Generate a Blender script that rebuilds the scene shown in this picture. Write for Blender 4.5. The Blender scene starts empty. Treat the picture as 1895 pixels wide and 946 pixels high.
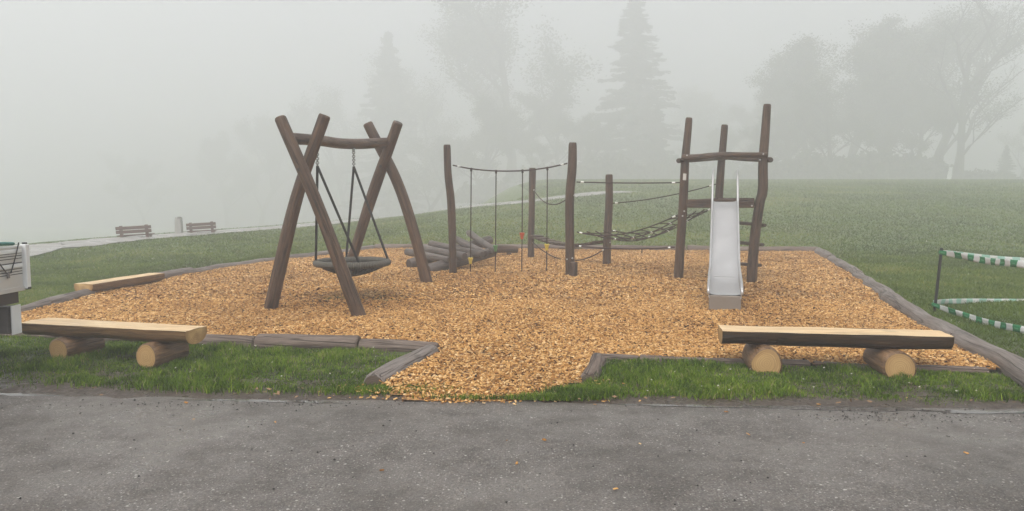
import bpy, bmesh, math, random
import numpy as np
from mathutils import Vector, Matrix
R = math.radians
rnd = random.Random(7)
rng = np.random.default_rng(7)
scn = bpy.context.scene
COL = scn.collection

# ------------------------------------------------------------------ camera
EYE = Vector((0, 0, 1.7)); FPX = 1368.0; PITCH = math.atan(107 / FPX)
cam = bpy.data.cameras.new('Camera'); cam.sensor_width = 36; cam.lens = FPX / 1895 * 36
cam.clip_start = 0.05; cam.clip_end = 2000
co = bpy.data.objects.new('camera', cam); COL.objects.link(co)
co.location = EYE; co.rotation_euler = (R(90) - PITCH, 0, 0); scn.camera = co
# ------------------------------------------------------------------ sky, sun, exposure
SUN_EL, SUN_AZ = R(58), R(200)          # azimuth clockwise from +Y
w = bpy.data.worlds.new('World'); scn.world = w; w.use_nodes = True
wn = w.node_tree; wn.nodes.clear()
sky = wn.nodes.new('ShaderNodeTexSky'); sky.sky_type = 'NISHITA'; sky.sun_disc = False
sky.sun_elevation = SUN_EL; sky.sun_rotation = SUN_AZ; sky.dust_density = 6; sky.air_density = 1.0; sky.ozone_density = 1.0
hs = wn.nodes.new('ShaderNodeHueSaturation'); hs.inputs['Saturation'].default_value = 0.30
bg = wn.nodes.new('ShaderNodeBackground'); bg.inputs['Strength'].default_value = 0.15
wo = wn.nodes.new('ShaderNodeOutputWorld')
wn.links.new(sky.outputs[0], hs.inputs['Color']); wn.links.new(hs.outputs[0], bg.inputs[0]); wn.links.new(bg.outputs[0], wo.inputs[0])
sl = bpy.data.lights.new('Sun', 'SUN'); sl.energy = 1.5; sl.angle = R(60); sl.color = (1, .98, .95)
so = bpy.data.objects.new('sun', sl); COL.objects.link(so)
so.rotation_euler = (R(90) - SUN_EL, 0, -SUN_AZ + R(180))
scn.view_settings.view_transform = 'Standard'; scn.view_settings.look = 'None'
scn.view_settings.exposure = 0.56; scn.view_settings.gamma = 1; scn.view_settings.use_curve_mapping = False
scn.render.engine = 'CYCLES'
cy = scn.cycles
cy.use_denoising = True; cy.denoiser = 'OPENIMAGEDENOISE'
cy.max_bounces = 8; cy.diffuse_bounces = 3; cy.glossy_bounces = 3; cy.transmission_bounces = 4
cy.volume_bounces = 3; cy.transparent_max_bounces = 8; cy.caustics_reflective = False; cy.caustics_refractive = False
HAZE_DENSITY = 0.0096

# ------------------------------------------------------------------ helpers placing scene points from image pixel coordinates
_F = Vector((0, math.cos(PITCH), -math.sin(PITCH))); _U = Vector((0, math.sin(PITCH), math.cos(PITCH)))
def ray(px, py): return _F + Vector((1, 0, 0)) * ((px - 947.5) / FPX) - _U * ((py - 473) / FPX)
def G(px, py, z=0.0):
    r = ray(px, py); return EYE + r * ((z - EYE.z) / r.z)
def D(px, py, y):
    r = ray(px, py); return EYE + r * (y / r.y)
def smooth(a, b, x):
    t = np.clip((x - a) / (b - a), 0, 1); return t * t * (3 - 2 * t)
def vnoise(x, y, s, seed=0):
    x = np.asarray(x, float) * s; y = np.asarray(y, float) * s
    def h(i, j):
        v = np.sin(i * 127.1 + j * 311.7 + seed * 74.7) * 43758.5453; return v - np.floor(v)
    i = np.floor(x); j = np.floor(y); fx = x - i; fy = y - j
    fx = fx * fx * (3 - 2 * fx); fy = fy * fy * (3 - 2 * fy)
    return (h(i, j) * (1 - fx) + h(i + 1, j) * fx) * (1 - fy) + (h(i, j + 1) * (1 - fx) + h(i + 1, j + 1) * fx) * fy
def fbm(x, y, s, seed=0):
    return .55 * vnoise(x, y, s, seed) + .3 * vnoise(x, y, s * 2.1, seed + 3) + .15 * vnoise(x, y, s * 4.3, seed + 5)
def inside(x, y, poly):
    x = np.asarray(x); y = np.asarray(y); r = np.zeros(x.shape, bool); n = len(poly)
    for i in range(n):
        x0, y0 = poly[i]; x1, y1 = poly[(i + 1) % n]
        c = ((y0 > y) != (y1 > y)) & (x < (x1 - x0) * (y - y0) / (y1 - y0 + 1e-12) + x0)
        r ^= c
    return r
def pdist(x, y, pl):            # signed distance to polyline (left of travel positive)
    x = np.asarray(x, float); y = np.asarray(y, float); best = np.full(x.shape, 1e9); sd = np.zeros(x.shape); bc = np.zeros(x.shape)
    for (a, b), (c, d) in zip(pl[:-1], pl[1:]):
        dx, dy = c - a, d - b; L = dx * dx + dy * dy
        t = np.clip(((x - a) * dx + (y - b) * dy) / L, 0, 1)
        ex, ey = x - (a + t * dx), y - (b + t * dy); q = np.hypot(ex, ey)
        cr = (dx * (y - b) - dy * (x - a)) / math.sqrt(L); m = (q < best - 1e-6) | ((np.abs(q - best) <= 1e-6) & (np.abs(cr) > bc))
        best = np.where(m, q, best); sd = np.where(m, np.sign(cr) * q, sd); bc = np.where(m, np.abs(cr), bc)
    return sd

# ------------------------------------------------------------------ terrain
def T0(x, y):
    x = np.asarray(x, float); y = np.asarray(y, float); q = np.maximum(0, y - 23); q = q * q / (q + 3)
    return 6.5 * (1 - np.exp(-q * .086 / 6.5)) * smooth(-12, 6, x) - .24 * smooth(7.25, 8.3, -x) * smooth(9.5, 12, y) * (1 - smooth(20, 30, y))
def march(px, py):
    r = ray(px, py); t = 8.0
    while t < 140:
        p = EYE + r * t
        if p.z <= float(T0(p.x, p.y)): return (p.x, p.y)
        t += .05
    return (p.x, p.y)
PATH = [(-14.2, 4.0), (-14.6, 14.0)] + [march(*q) for q in ((40, 464), (140, 453), (250, 441.5), (400, 430), (560, 418), (700, 404), (830, 388))] + [(1.0, 49.5), (8.5, 56)]
BROW = PATH[:-1] + [(3.0, 60), (2.0, 120), (0, 260)]
def T(x, y):
    z = T0(x, y); sd = pdist(x, y, BROW)
    q = np.maximum(0, sd - 1.9); z = z - np.minimum(.30 * q * q / (q + 3), 9)
    return z
def Tz(x, y): return float(T(np.array([x]), np.array([y]))[0])

# ------------------------------------------------------------------ node helper
class NT:
    def __init__(s, name):
        s.m = bpy.data.materials.new(name); s.m.use_nodes = True; s.t = s.m.node_tree; s.t.nodes.clear()
        s.out = s.n('ShaderNodeOutputMaterial')
    def n(s, k, **kw):
        nd = s.t.nodes.new(k)
        for a, b in kw.items(): setattr(nd, a, b)
        return nd
    def set(s, sock, v):
        if isinstance(v, bpy.types.NodeSocket): s.t.links.new(v, sock)
        elif isinstance(v, (tuple, list)) and len(v) == 3 and sock.type == 'RGBA': sock.default_value = (*v, 1)
        elif sock.type == 'RGBA' and isinstance(v, (int, float)): sock.default_value = (v, v, v, 1)
        else: sock.default_value = v
    def pos(s): return s.n('ShaderNodeNewGeometry').outputs['Position']
    def obj(s): return s.n('ShaderNodeTexCoord').outputs['Object']
    def attr(s, name, out='Vector'): return s.n('ShaderNodeAttribute', attribute_name=name).outputs[out]
    def scale(s, v, sc):
        m = s.n('ShaderNodeMapping'); s.set(m.inputs[0], v); m.inputs['Scale'].default_value = sc; return m.outputs[0]
    def noise(s, v, sc, det=4, ro=.55, dist=0):
        k = s.n('ShaderNodeTexNoise'); s.set(k.inputs['Vector'], v); k.inputs['Scale'].default_value = sc
        k.inputs['Detail'].default_value = det; k.inputs['Roughness'].default_value = ro; k.inputs['Distortion'].default_value = dist; return k.outputs['Fac']
    def vor(s, v, sc, out='Distance', feat='F1'):
        k = s.n('ShaderNodeTexVoronoi', feature=feat); s.set(k.inputs['Vector'], v); k.inputs['Scale'].default_value = sc; return k.outputs[out]
    def ramp(s, f, st, interp='LINEAR'):
        k = s.n('ShaderNodeValToRGB'); k.color_ramp.interpolation = interp; e = k.color_ramp.elements
        while len(e) < len(st): e.new(.5)
        for q, (p, c) in zip(e, st):
            q.position = p; q.color = (*c, 1) if isinstance(c, (tuple, list)) else (c, c, c, 1)
        s.set(k.inputs[0], f); return k.outputs[0]
    def mix(s, f, a, b, mode='MIX'):
        k = s.n('ShaderNodeMix', data_type='RGBA', blend_type=mode); s.set(k.inputs[0], f); s.set(k.inputs[6], a); s.set(k.inputs[7], b); return k.outputs[2]
    def math(s, op, a, b=0.0, c=0.0):
        k = s.n('ShaderNodeMath', operation=op); s.set(k.inputs[0], a); s.set(k.inputs[1], b); s.set(k.inputs[2], c); return k.outputs[0]
    def sep(s, v, i):
        k = s.n('ShaderNodeSeparateXYZ'); s.set(k.inputs[0], v); return k.outputs[i]
    def bump(s, h, st=.5, d=.01, nrm=None):
        k = s.n('ShaderNodeBump'); k.inputs['Strength'].default_value = st; k.inputs['Distance'].default_value = d; s.set(k.inputs['Height'], h)
        if nrm: s.set(k.inputs['Normal'], nrm)
        return k.outputs[0]
    def done(s, col, rough=.6, nrm=None, metal=0.0, spec=.5, **kw):
        b = s.n('ShaderNodeBsdfPrincipled'); s.set(b.inputs['Base Color'], col); s.set(b.inputs['Roughness'], rough)
        s.set(b.inputs['Metallic'], metal); s.set(b.inputs['Specular IOR Level'], spec)
        if nrm is not None: s.set(b.inputs['Normal'], nrm)
        for k, v in kw.items(): s.set(b.inputs[k.replace('_', ' ')], v)
        s.t.links.new(b.outputs[0], s.out.inputs[0]); s.b = b; return s.m

# wood along a log: attribute gco = (cos*r, sin*r, length) in the log's own frame
def wood(name, dark, mid, light, rough=.55, crack=.6, blotch=None, bsc=2.2):
    n = NT(name); g = n.attr('gco')
    grain = n.noise(n.scale(g, (26, 26, 1.6)), 1.0, 6, .6, .4)
    fine = n.noise(n.scale(g, (120, 120, 5)), 1.0, 3, .6)
    big = n.noise(n.scale(g, (3, 3, .9)), bsc, 3, .5)
    c = n.ramp(grain, [(.34, dark), (.5, mid), (.66, light)])
    c = n.mix(n.ramp(big, [(.38, 0), (.66, .7)]), c, blotch or dark)
    pat = n.noise(n.scale(g, (5, 5, 1.1)), 1.7, 4, .6); c = n.mix(n.ramp(pat, [(.52, 0), (.68, .55)]), c, light)
    kn = n.vor(n.scale(g, (4.5, 4.5, 2.2)), 1.0); c = n.mix(n.ramp(kn, [(.10, .85), (.2, 0)]), c, tuple(v * .5 for v in dark))
    c = n.mix(.5, c, n.ramp(fine, [(.3, dark), (.7, light)]))
    ck = n.ramp(n.noise(n.scale(g, (13, 13, .45)), 1.0, 2, .4, .2), [(.475, 0), (.5, 1), (.525, 0)])
    ck = n.math('MULTIPLY', ck, n.ramp(big, [(.3, 0), (.5, crack)]))
    c = n.mix(ck, c, tuple(v * .25 for v in dark))
    h = n.math('SUBTRACT', n.math('ADD', n.math('MULTIPLY', grain, .7), n.math('MULTIPLY', fine, .3)), ck)
    r = n.ramp(big, [(.3, rough - .12), (.7, rough + .12)])
    return n.done(c, r, n.bump(h, 1.0, .016), spec=.4)
def endgrain(name, a, b, rim, rot=.0):
    n = NT(name); g = n.attr('gco')
    dis = n.noise(g, 7, 3, .5)
    k = n.n('ShaderNodeVectorMath', operation='LENGTH'); m = n.scale(g, (1, 1, 0)); n.set(k.inputs[0], m); rad = k.outputs['Value']
    rr = n.math('ADD', rad, n.math('MULTIPLY', dis, .035))
    w_ = n.math('SINE', n.math('MULTIPLY', rr, 330)); w_ = n.math('MULTIPLY_ADD', w_, .5, .5)
    c = n.mix(n.math('MULTIPLY', w_, .75), a, b); c = n.mix(n.ramp(rad, [(.09, 0), (.16, .8)]), c, rim)
    c = n.mix(n.ramp(dis, [(.38, 0), (.65, .75)]), c, rim)
    sp = n.noise(g, 90, 3, .6)
    c = n.mix(n.ramp(sp, [(.45, 0), (.7, .4)]), c, b)
    return n.done(c, .6, n.bump(sp, .4, .006), spec=.35)

M = {}
M['post'] = wood('post_wood', (.020, .010, .005), (.060, .030, .014), (.135, .080, .046), .5, .9)
M['post_end'] = endgrain('post_end_grain', (.10, .075, .06), (.05, .036, .028), (.03, .022, .018))
M['swing'] = wood('swing_wood', (.024, .011, .006), (.075, .037, .018), (.165, .098, .055), .5, .8)
M['rim'] = wood('weathered_rim_wood', (.07, .055, .046), (.16, .132, .115), (.27, .235, .21), .6, .8, (.115, .082, .062), 1.6)
M['rimbrown'] = wood('brown_rim_wood', (.06, .042, .032), (.135, .095, .072), (.23, .18, .145), .6, .8, (.09, .055, .038), 1.6)
M['rim_end'] = endgrain('rim_end_grain', (.16, .12, .09), (.09, .065, .05), (.06, .04, .03))
M['pile'] = wood('climbing_log_wood', (.032, .024, .020), (.09, .072, .060), (.18, .150, .128), .5, .7)
M['cut'] = wood('fresh_cut_wood', (.46, .28, .12), (.69, .50, .27), (.80, .64, .41), .45, .3, (.60, .38, .17), .9)
M['cut_end'] = endgrain('fresh_end_grain', (.64, .44, .20), (.44, .26, .10), (.26, .14, .05))
M['bark'] = wood('peeled_bark', (.045, .022, .009), (.17, .092, .036), (.36, .22, .10), .42, .3, (.20, .11, .045), 2.4)
M['barkdark'] = wood('wet_dark_bark', (.010, .006, .004), (.030, .016, .008), (.11, .058, .020), .38, .3, (.020, .011, .006), 2.0)
M['support'] = wood('support_bark', (.06, .03, .014), (.16, .09, .045), (.30, .18, .09), .5, .4, (.10, .05, .02), 2.4)

def plain(name, col, rough=.5, metal=0., var=.15, sc=8, bump=0., **kw):
    n = NT(name); v = n.noise(n.obj(), sc, 4, .6)
    c = n.mix(v, tuple(x * (1 - var) for x in col), tuple(min(1, x * (1 + var)) for x in col))
    nm = n.bump(n.noise(n.obj(), sc * 12, 3, .6), bump, .004) if bump else None
    return n.done(c, n.ramp(v, [(.3, max(.03, rough - .08)), (.7, min(1, rough + .1))]), nm, metal, **kw)
M['rope'] = plain('brown_rope', (.035, .018, .014), .8, bump=.6, sc=30)
M['ropeblack'] = plain('black_rope', (.014, .013, .012), .7, bump=.6, sc=30)
M['ferrule'] = plain('aluminium_ferrule', (.78, .78, .76), .35, .6)
M['chain'] = plain('galvanised_chain', (.30, .30, .29), .38, .9)
M['bolt'] = plain('bolt_steel', (.55, .55, .54), .35, .9)
M['boltdark'] = plain('dark_bolt', (.03, .026, .022), .5, .3)
M['concrete'] = plain('pale_concrete', (.33, .325, .30), .8, var=.2, bump=.5)
M['darkmetal'] = plain('dark_metal', (.02, .02, .02), .5, .3)
M['white'] = plain('white_coated_metal', (.72, .73, .72), .38, var=.06)
M['alu'] = plain('aluminium_board', (.60, .61, .60), .36, .35, var=.08)
M['underframe'] = plain('brown_trailer_frame', (.05, .038, .032), .6, var=.4)
M['bumperdark'] = plain('grimy_grey_steel', (.16, .145, .135), .6, var=.5, sc=6)
M['groove_shade'] = plain('painted_groove_shade', (.06, .06, .06), .6)  # shade between the board ribs, painted as a dark colour
M['tarp'] = plain('green_tarp', (.03, .16, .13), .5)
M['tyre'] = plain('tyre_rubber', (.015, .015, .015), .8)
M['plate'] = plain('pale_plate', (.55, .53, .48), .5)
M['slat'] = plain('bench_slat_wood', (.11, .06, .045), .6, var=.3)
M['yellow'] = plain('yellow_plastic', (.62, .46, .05), .4)
M['red'] = plain('red_plastic', (.50, .08, .025), .4)
M['green'] = plain('green_plastic', (.08, .22, .07), .4)
M['wall'] = plain('pale_board', (.62, .64, .62), .7)

def steel():
    n = NT('brushed_stainless_steel'); o = n.obj()
    br = n.noise(n.scale(o, (160, 3, 160)), 1, 3, .6); bl = n.noise(o, 3.5, 4, .6)
    drops = n.ramp(n.vor(o, 38), [(.10, 1), (.22, 0)])
    c = n.mix(bl, (.50, .49, .48), (.64, .63, .62))
    r = n.math('ADD', n.ramp(bl, [(.3, .28), (.7, .42)]), n.math('MULTIPLY', br, .10))
    return n.done(c, r, n.bump(n.math('ADD', n.math('MULTIPLY', br, .25), n.math('MULTIPLY', drops, .5)), .25, .003), .88)
M['steel'] = steel()
M['steelbox'] = plain('reflection_tinted_steel', (.27, .235, .20), .5, .55, var=.12)  # brown reflection of the wood chips put into the base colour

def tape(name, g, w_, g2):
    n = NT(name); uv = n.n('ShaderNodeUVMap').outputs[0]
    u = n.sep(uv, 0); v = n.sep(uv, 1)
    fr = n.math('FRACT', n.math('DIVIDE', u, .31)); isg = n.math('LESS_THAN', fr, .5)
    d1 = n.math('LESS_THAN', n.math('ABSOLUTE', n.math('SUBTRACT', fr, .25)), .13)
    d2 = n.math('LESS_THAN', n.math('ABSOLUTE', n.math('SUBTRACT', v, .5)), .10)
    gc = n.mix(n.math('MULTIPLY', n.math('MULTIPLY', d1, d2), .75), g, g2)
    c = n.mix(isg, w_, gc)
    b = n.n('ShaderNodeBsdfPrincipled'); n.set(b.inputs['Base Color'], c); b.inputs['Roughness'].default_value = .3
    n.set(b.inputs['Normal'], n.bump(n.noise(uv, 9, 3), .5, .02))
    tr = n.n('ShaderNodeBsdfTranslucent'); n.set(tr.inputs[0], c)
    mx = n.n('ShaderNodeMixShader'); mx.inputs[0].default_value = .3
    n.t.links.new(b.outputs[0], mx.inputs[1]); n.t.links.new(tr.outputs[0], mx.inputs[2]); n.t.links.new(mx.outputs[0], n.out.inputs[0])
    return n.m
M['tape'] = tape('green_white_tape', (.015, .24, .085), (.74, .74, .72), (.16, .48, .25))
M['tapeback'] = tape('tape_reverse', (.36, .58, .48), (.70, .71, .68), (.40, .6, .5))

# ------------------------------------------------------------------ ground materials
def m_ground():
    n = NT('lawn_soil'); p = n.pos(); y = n.sep(p, 1)
    a = n.noise(p, .35, 4, .6); b = n.noise(p, 3.0, 5, .65); c = n.noise(p, 40, 4, .7)
    green = n.ramp(c, [(.25, (.035, .062, .014)), (.5, (.075, .122, .028)), (.75, (.115, .165, .045))])
    olive = n.ramp(c, [(.25, (.06, .075, .022)), (.75, (.15, .165, .06))])
    g = n.mix(n.ramp(a, [(.4, 0), (.65, .8)]), green, olive)
    soil = n.ramp(c, [(.25, (.020, .015, .011)), (.55, (.060, .047, .036)), (.8, (.13, .108, .085))])
    near = n.ramp(n.math('MULTIPLY', y, .05), [(.38, 1), (.48, 0)])
    f = n.math('MULTIPLY', n.ramp(b, [(.40, .35), (.6, 1)]), near)
    far = n.ramp(n.math('MULTIPLY', y, .02), [(.4, 0), (.8, 1)])
    col = n.mix(f, n.mix(n.math('MULTIPLY', far, .5), g, (.105, .145, .045)), soil)
    return n.done(col, n.ramp(b, [(.35, .45), (.6, .85)]), n.bump(c, .8, .03, n.bump(b, .5, .06)), spec=.3)
M['ground'] = m_ground()
def m_road():
    n = NT('wet_asphalt'); p = n.pos()
    a = n.noise(p, .45, 4, .6); b = n.noise(p, 2.2, 5, .65); c = n.noise(p, 60, 5, .8); e = n.noise(p, 14, 4, .65)
    st = n.vor(p, 62, 'Color'); sd = n.vor(p, 62); st2 = n.vor(p, 26, 'Color'); sd2 = n.vor(p, 26)
    sp = n.ramp(sd, [(.22, 1), (.40, 0)])
    base = n.ramp(c, [(.34, (.032, .026, .022)), (.5, (.112, .097, .084)), (.66, (.270, .240, .212))])
    base = n.mix(n.ramp(e, [(.35, .55), (.6, 0)]), base, (.085, .079, .073))
    stone = n.ramp(n.sep(st, 0), [(.0, (.045, .042, .039)), (.5, (.16, .15, .14)), (.85, (.28, .265, .245)), (.95, (.55, .53, .49))])
    col = n.mix(n.math('MULTIPLY', sp, .8), base, stone)
    big = n.math('MULTIPLY', n.ramp(sd2, [(.16, 1), (.26, 0)]), n.ramp(n.sep(st2, 1), [(.86, 0), (.92, 1)]))
    col = n.mix(big, col, (.50, .48, .44))
    col = n.mix(n.ramp(n.noise(p, .8, 3, .55), [(.36, .75), (.52, 0)]), col, (.62, .60, .57), 'MULTIPLY')
    col = n.mix(n.ramp(b, [(.34, .8), (.52, 0)]), col, (.66, .64, .62), 'MULTIPLY')
    col = n.mix(n.ramp(a, [(.42, 0), (.62, .25)]), col, (.22, .197, .176))
    wet = n.ramp(n.math('ADD', n.math('MULTIPLY', a, .55), n.math('MULTIPLY', b, .45)), [(.42, 0), (.60, 1)])
    rough = n.mix(wet, .62, .24)
    h = n.math('ADD', n.math('MULTIPLY', sp, .5), n.math('ADD', c, n.math('MULTIPLY', big, .8)))
    k = n.n('ShaderNodeBump'); k.inputs['Distance'].default_value = .008; n.set(k.inputs['Height'], h)
    n.set(k.inputs['Strength'], n.mix(wet, .85, .45))
    return n.done(col, rough, k.outputs[0], spec=.5)
M['road'] = m_road()
def m_path():
    n = NT('pale_gravel_path'); p = n.pos(); c = n.noise(p, 14, 5, .7); b = n.noise(p, .8, 3)
    return n.done(n.ramp(c, [(.3, (.20, .19, .175)), (.7, (.36, .345, .32))]), n.ramp(b, [(.4, .25), (.6, .6)]), n.bump(c, .4, .02))
M['path'] = m_path()
def m_puddle():
    n = NT('standing_rain_water'); p = n.pos(); c = n.noise(p, 30, 3)
    return n.done(n.ramp(c, [(.3, (.07, .064, .057)), (.7, (.15, .14, .128))]), .08, n.bump(c, .05, .004), spec=.6)
M['puddle'] = m_puddle()
def m_mud():
    n = NT('wet_mud'); p = n.pos(); c = n.noise(p, 28, 5, .7); b = n.noise(p, 4, 4)
    return n.done(n.ramp(c, [(.25, (.020, .013, .009)), (.5, (.056, .040, .028)), (.8, (.125, .098, .074))]), n.ramp(b, [(.4, .22), (.62, .7)]), n.bump(c, .8, .02))
M['mud'] = m_mud()
def m_bed():
    n = NT('wood_chip_litter'); p = n.pos(); v = n.vor(p, 38, 'Color'); d = n.vor(p, 38); s = n.sep(v, 0)
    c = n.ramp(s, [(0, (.07, .03, .010)), (.3, (.20, .09, .028)), (.65, (.37, .19, .06)), (1, (.52, .31, .12))])
    c = n.mix(n.ramp(d, [(.25, 0), (.65, .6)]), c, (.07, .03, .01))
    return n.done(c, .6, n.bump(d, -.8, .02), spec=.3)
M['bed'] = m_bed()
def m_chip():
    n = NT('wood_chips'); t = n.attr('tone', 'Fac'); p = n.pos()
    c = n.ramp(t, [(0, (.036, .013, .003)), (.10, (.13, .050, .011)), (.3, (.34, .158, .040)), (.56, (.53, .285, .090)), (.8, (.67, .41, .165)), (1, (.82, .60, .33))])
    # trodden, darker, wetter areas
    wv = n.noise(n.scale(p, (.32, .24, .3)), 1, 3, .6)
    c = n.mix(n.ramp(wv, [(.50, 0), (.66, .45)]), c, n.mix(.7, c, (.17, .085, .035), 'MULTIPLY'))
    return n.done(c, .55, n.bump(n.noise(p, 160, 2), .3, .004), spec=.15)
M['chip'] = m_chip()
def m_blade(name, st, tl=.25):
    n = NT(name); t = n.attr('tone', 'Fac'); c = n.ramp(t, st)
    b = n.n('ShaderNodeBsdfPrincipled'); n.set(b.inputs['Base Color'], c); b.inputs['Roughness'].default_value = .45
    b.inputs['Specular IOR Level'].default_value = .18
    tr = n.n('ShaderNodeBsdfTranslucent'); n.set(tr.inputs[0], c); mx = n.n('ShaderNodeMixShader'); mx.inputs[0].default_value = tl
    n.t.links.new(b.outputs[0], mx.inputs[1]); n.t.links.new(tr.outputs[0], mx.inputs[2]); n.t.links.new(mx.outputs[0], n.out.inputs[0]); return n.m
GR = [(0, (.026, .048, .003)), (.35, (.080, .145, .008)), (.65, (.145, .240, .013)), (.88, (.27, .35, .035)), (.97, (.24, .24, .09)), (1, (.32, .27, .14))]
M['blade'] = m_blade('grass_blades', GR)
M['lawn'] = m_blade('lawn_blades', [(0, (.050, .082, .007)), (.4, (.092, .145, .012)), (.75, (.150, .205, .022)), (.95, (.28, .26, .08)), (1, (.5, .48, .40))])
M['leaf'] = m_blade('spring_leaves', [(0, (.030, .038, .012)), (.5, (.060, .072, .024)), (1, (.11, .115, .045))], .3)
M['needle'] = m_blade('spruce_needles', [(0, (.012, .022, .010)), (.5, (.024, .040, .017)), (1, (.045, .062, .026))], .1)
M['trunk'] = plain('tree_bark', (.045, .036, .028), .85, var=.5, sc=3, bump=.8)
M['litter'] = plain('dead_leaf', (.22, .13, .06), .6, var=.4)
M['pebble'] = plain('pebble_stone', (.20, .19, .175), .5, var=.8, sc=60)
M['pebbledark'] = plain('dark_crumb', (.014, .012, .010), .6)

# ------------------------------------------------------------------ object helpers
W = {}
def link(o): COL.objects.link(o); return o
def tag(o, label=None, cat=None, group=None, kind=None):
    if label: o['label'] = label
    if cat: o['category'] = cat
    if group: o['group'] = group
    if kind: o['kind'] = kind
    return o
def thing(name, loc, label, cat, group=None, rz=0.0, local=False):
    o = link(bpy.data.objects.new(name, None)); o.location = loc; o.rotation_euler = (0, 0, rz); o.empty_display_size = .2
    W[o] = Vector((0, 0, 0)) if local else Vector(loc)
    return tag(o, label, cat, group)
def mesh(name, V, Fc, mats, parent=None, smooth_=True, midx=None, gco=None, uv=None):
    off = W.get(parent, Vector((0, 0, 0))) if parent else Vector((0, 0, 0))
    me = bpy.data.meshes.new(name); me.from_pydata([(v[0] - off.x, v[1] - off.y, v[2] - off.z) for v in V], [], Fc)
    for m in (mats if isinstance(mats, (list, tuple)) else [mats]): me.materials.append(M[m])
    if midx is not None: me.polygons.foreach_set('material_index', midx)
    if smooth_ is True: me.polygons.foreach_set('use_smooth', [True] * len(Fc))
    elif smooth_ is not False: me.polygons.foreach_set('use_smooth', smooth_)
    if gco is not None:
        a = me.attributes.new('gco', 'FLOAT_VECTOR', 'POINT'); a.data.foreach_set('vector', np.asarray(gco, np.float32).ravel())
    if uv is not None:
        l = me.uv_layers.new(name='UVMap'); li = np.empty(len(me.loops), np.int32); me.loops.foreach_get('vertex_index', li)
        l.data.foreach_set('uv', np.asarray(uv, np.float32)[li].ravel())
    me.update()
    o = link(bpy.data.objects.new(name, me))
    if parent: o.parent = parent; W[o] = off
    return o
def crom(P, n):
    P = [Vector(p) for p in P]; out = []
    if len(P) == 2: return [P[0].lerp(P[1], i / (n - 1)) for i in range(n)]
    Q = [2 * P[0] - P[1]] + P + [2 * P[-1] - P[-2]]; m = len(P) - 1
    for k in range(n):
        t = k / (n - 1) * m; i = min(int(t), m - 1); f = t - i; a, b, c, d = Q[i:i + 4]
        out.append(.5 * ((2 * b) + (c - a) * f + (2 * a - 5 * b + 4 * c - d) * f * f + (3 * b - a - 3 * c + d) * f ** 3))
    return out
def tubeparts(pts, rads, seg=14, noise=.05, step=.13, rounded=.03, seed=None, tilt=0.0, minring=2):
    """verts, faces, isCap list, gco"""
    r_ = random.Random(seed if seed is not None else rnd.random())
    L = sum((Vector(b) - Vector(a)).length for a, b in zip(pts[:-1], pts[1:])); n = max(minring, int(L / step) + 1, len(pts) if len(pts) > 2 else 2)
    C = crom(pts, n); rr = crom([(r, 0, 0) for r in rads], n) if len(rads) > 1 else [Vector((rads[0], 0, 0))] * n
    ph = [(r_.uniform(0, 6.3), r_.uniform(.6, 2.6), r_.randint(1, 3), r_.uniform(.3, 1)) for _ in range(5)]
    tz = [(C[min(i + 1, n - 1)] - C[max(i - 1, 0)]).normalized() for i in range(n)]
    ref = Vector((0, 0, 1)) if abs(tz[0].z) < .8 else Vector((1, 0, 0)); x = ref.cross(tz[0]).normalized()
    V, g, F_, cap = [], [], [], []; s = 0; off = r_.uniform(0, 50)
    rows = []
    def ring(c, xa, ya, r, sl, i):
        row = []
        for k in range(seg):
            a = 2 * math.pi * k / seg
            q = r * (1 + noise * sum(w_ * math.sin(m_ * a + p_ + f_ * sl * 1.7) for p_, f_, m_, w_ in ph) * .6)
            V.append(c + xa * (q * math.cos(a)) + ya * (q * math.sin(a))); g.append((math.cos(a) * r, math.sin(a) * r, sl + off)); row.append(len(V) - 1)
        return row
    R0 = rr[0].x; R1 = rr[-1].x
    for i in range(n):
        if i: s += (C[i] - C[i - 1]).length
        x = (x - tz[i] * x.dot(tz[i])).normalized(); yv = tz[i].cross(x)
        if i == 0 and rounded:
            rows.append(ring(C[0] - tz[0] * rounded * 0, x, yv, R0 * .86, s, 0)); rows.append(ring(C[0] + tz[0] * rounded * .45, x, yv, R0 * .97, s + .01, 0))
            if n > 2: continue
            rows.append(ring(C[0] + tz[0] * rounded, x, yv, R0, s + .02, 0)); continue
        if i == n - 1 and rounded:
            rows.append(ring(C[i] - tz[i] * rounded, x, yv, R1, s - .02, i)); rows.append(ring(C[i] - tz[i] * rounded * .4, x, yv, R1 * .96, s - .01, i)); rows.append(ring(C[i], x, yv, R1 * .84, s, i)); continue
        rows.append(ring(C[i], x, yv, rr[i].x, s, i))
    for a, b in zip(rows[:-1], rows[1:]):
        for k in range(seg):
            F_.append((a[k], a[(k + 1) % seg], b[(k + 1) % seg], b[k])); cap.append(0)
    for row, c, d in ((rows[0], C[0], -1), (rows[-1], C[-1], 1)):
        V.append(c + (tz[0] if d < 0 else tz[-1]) * (d * .004)); g.append((0, 0, 0 if d < 0 else s)); ci = len(V) - 1
        # separate cap ring so the end grain has its own edge
        base = len(V)
        for k in row: V.append(V[k].copy()); g.append(g[k])
        for k in range(seg):
            a, b = base + k, base + (k + 1) % seg
            F_.append((b, a, ci) if d < 0 else (a, b, ci)); cap.append(1)
    return V, F_, cap, g
def tube(name, pts, rads, mat, parent=None, endmat=None, **kw):
    V, F_, cap, g = tubeparts(pts, rads, **kw)
    return mesh(name, V, F_, [mat, endmat or mat], parent, [c == 0 for c in cap], cap, g)
def rope(name, pts, r, mat, parent, seg=6, step=.1):
    return tube(name, pts, [r], mat, parent, seg=seg, noise=0, step=step, rounded=0)
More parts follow.
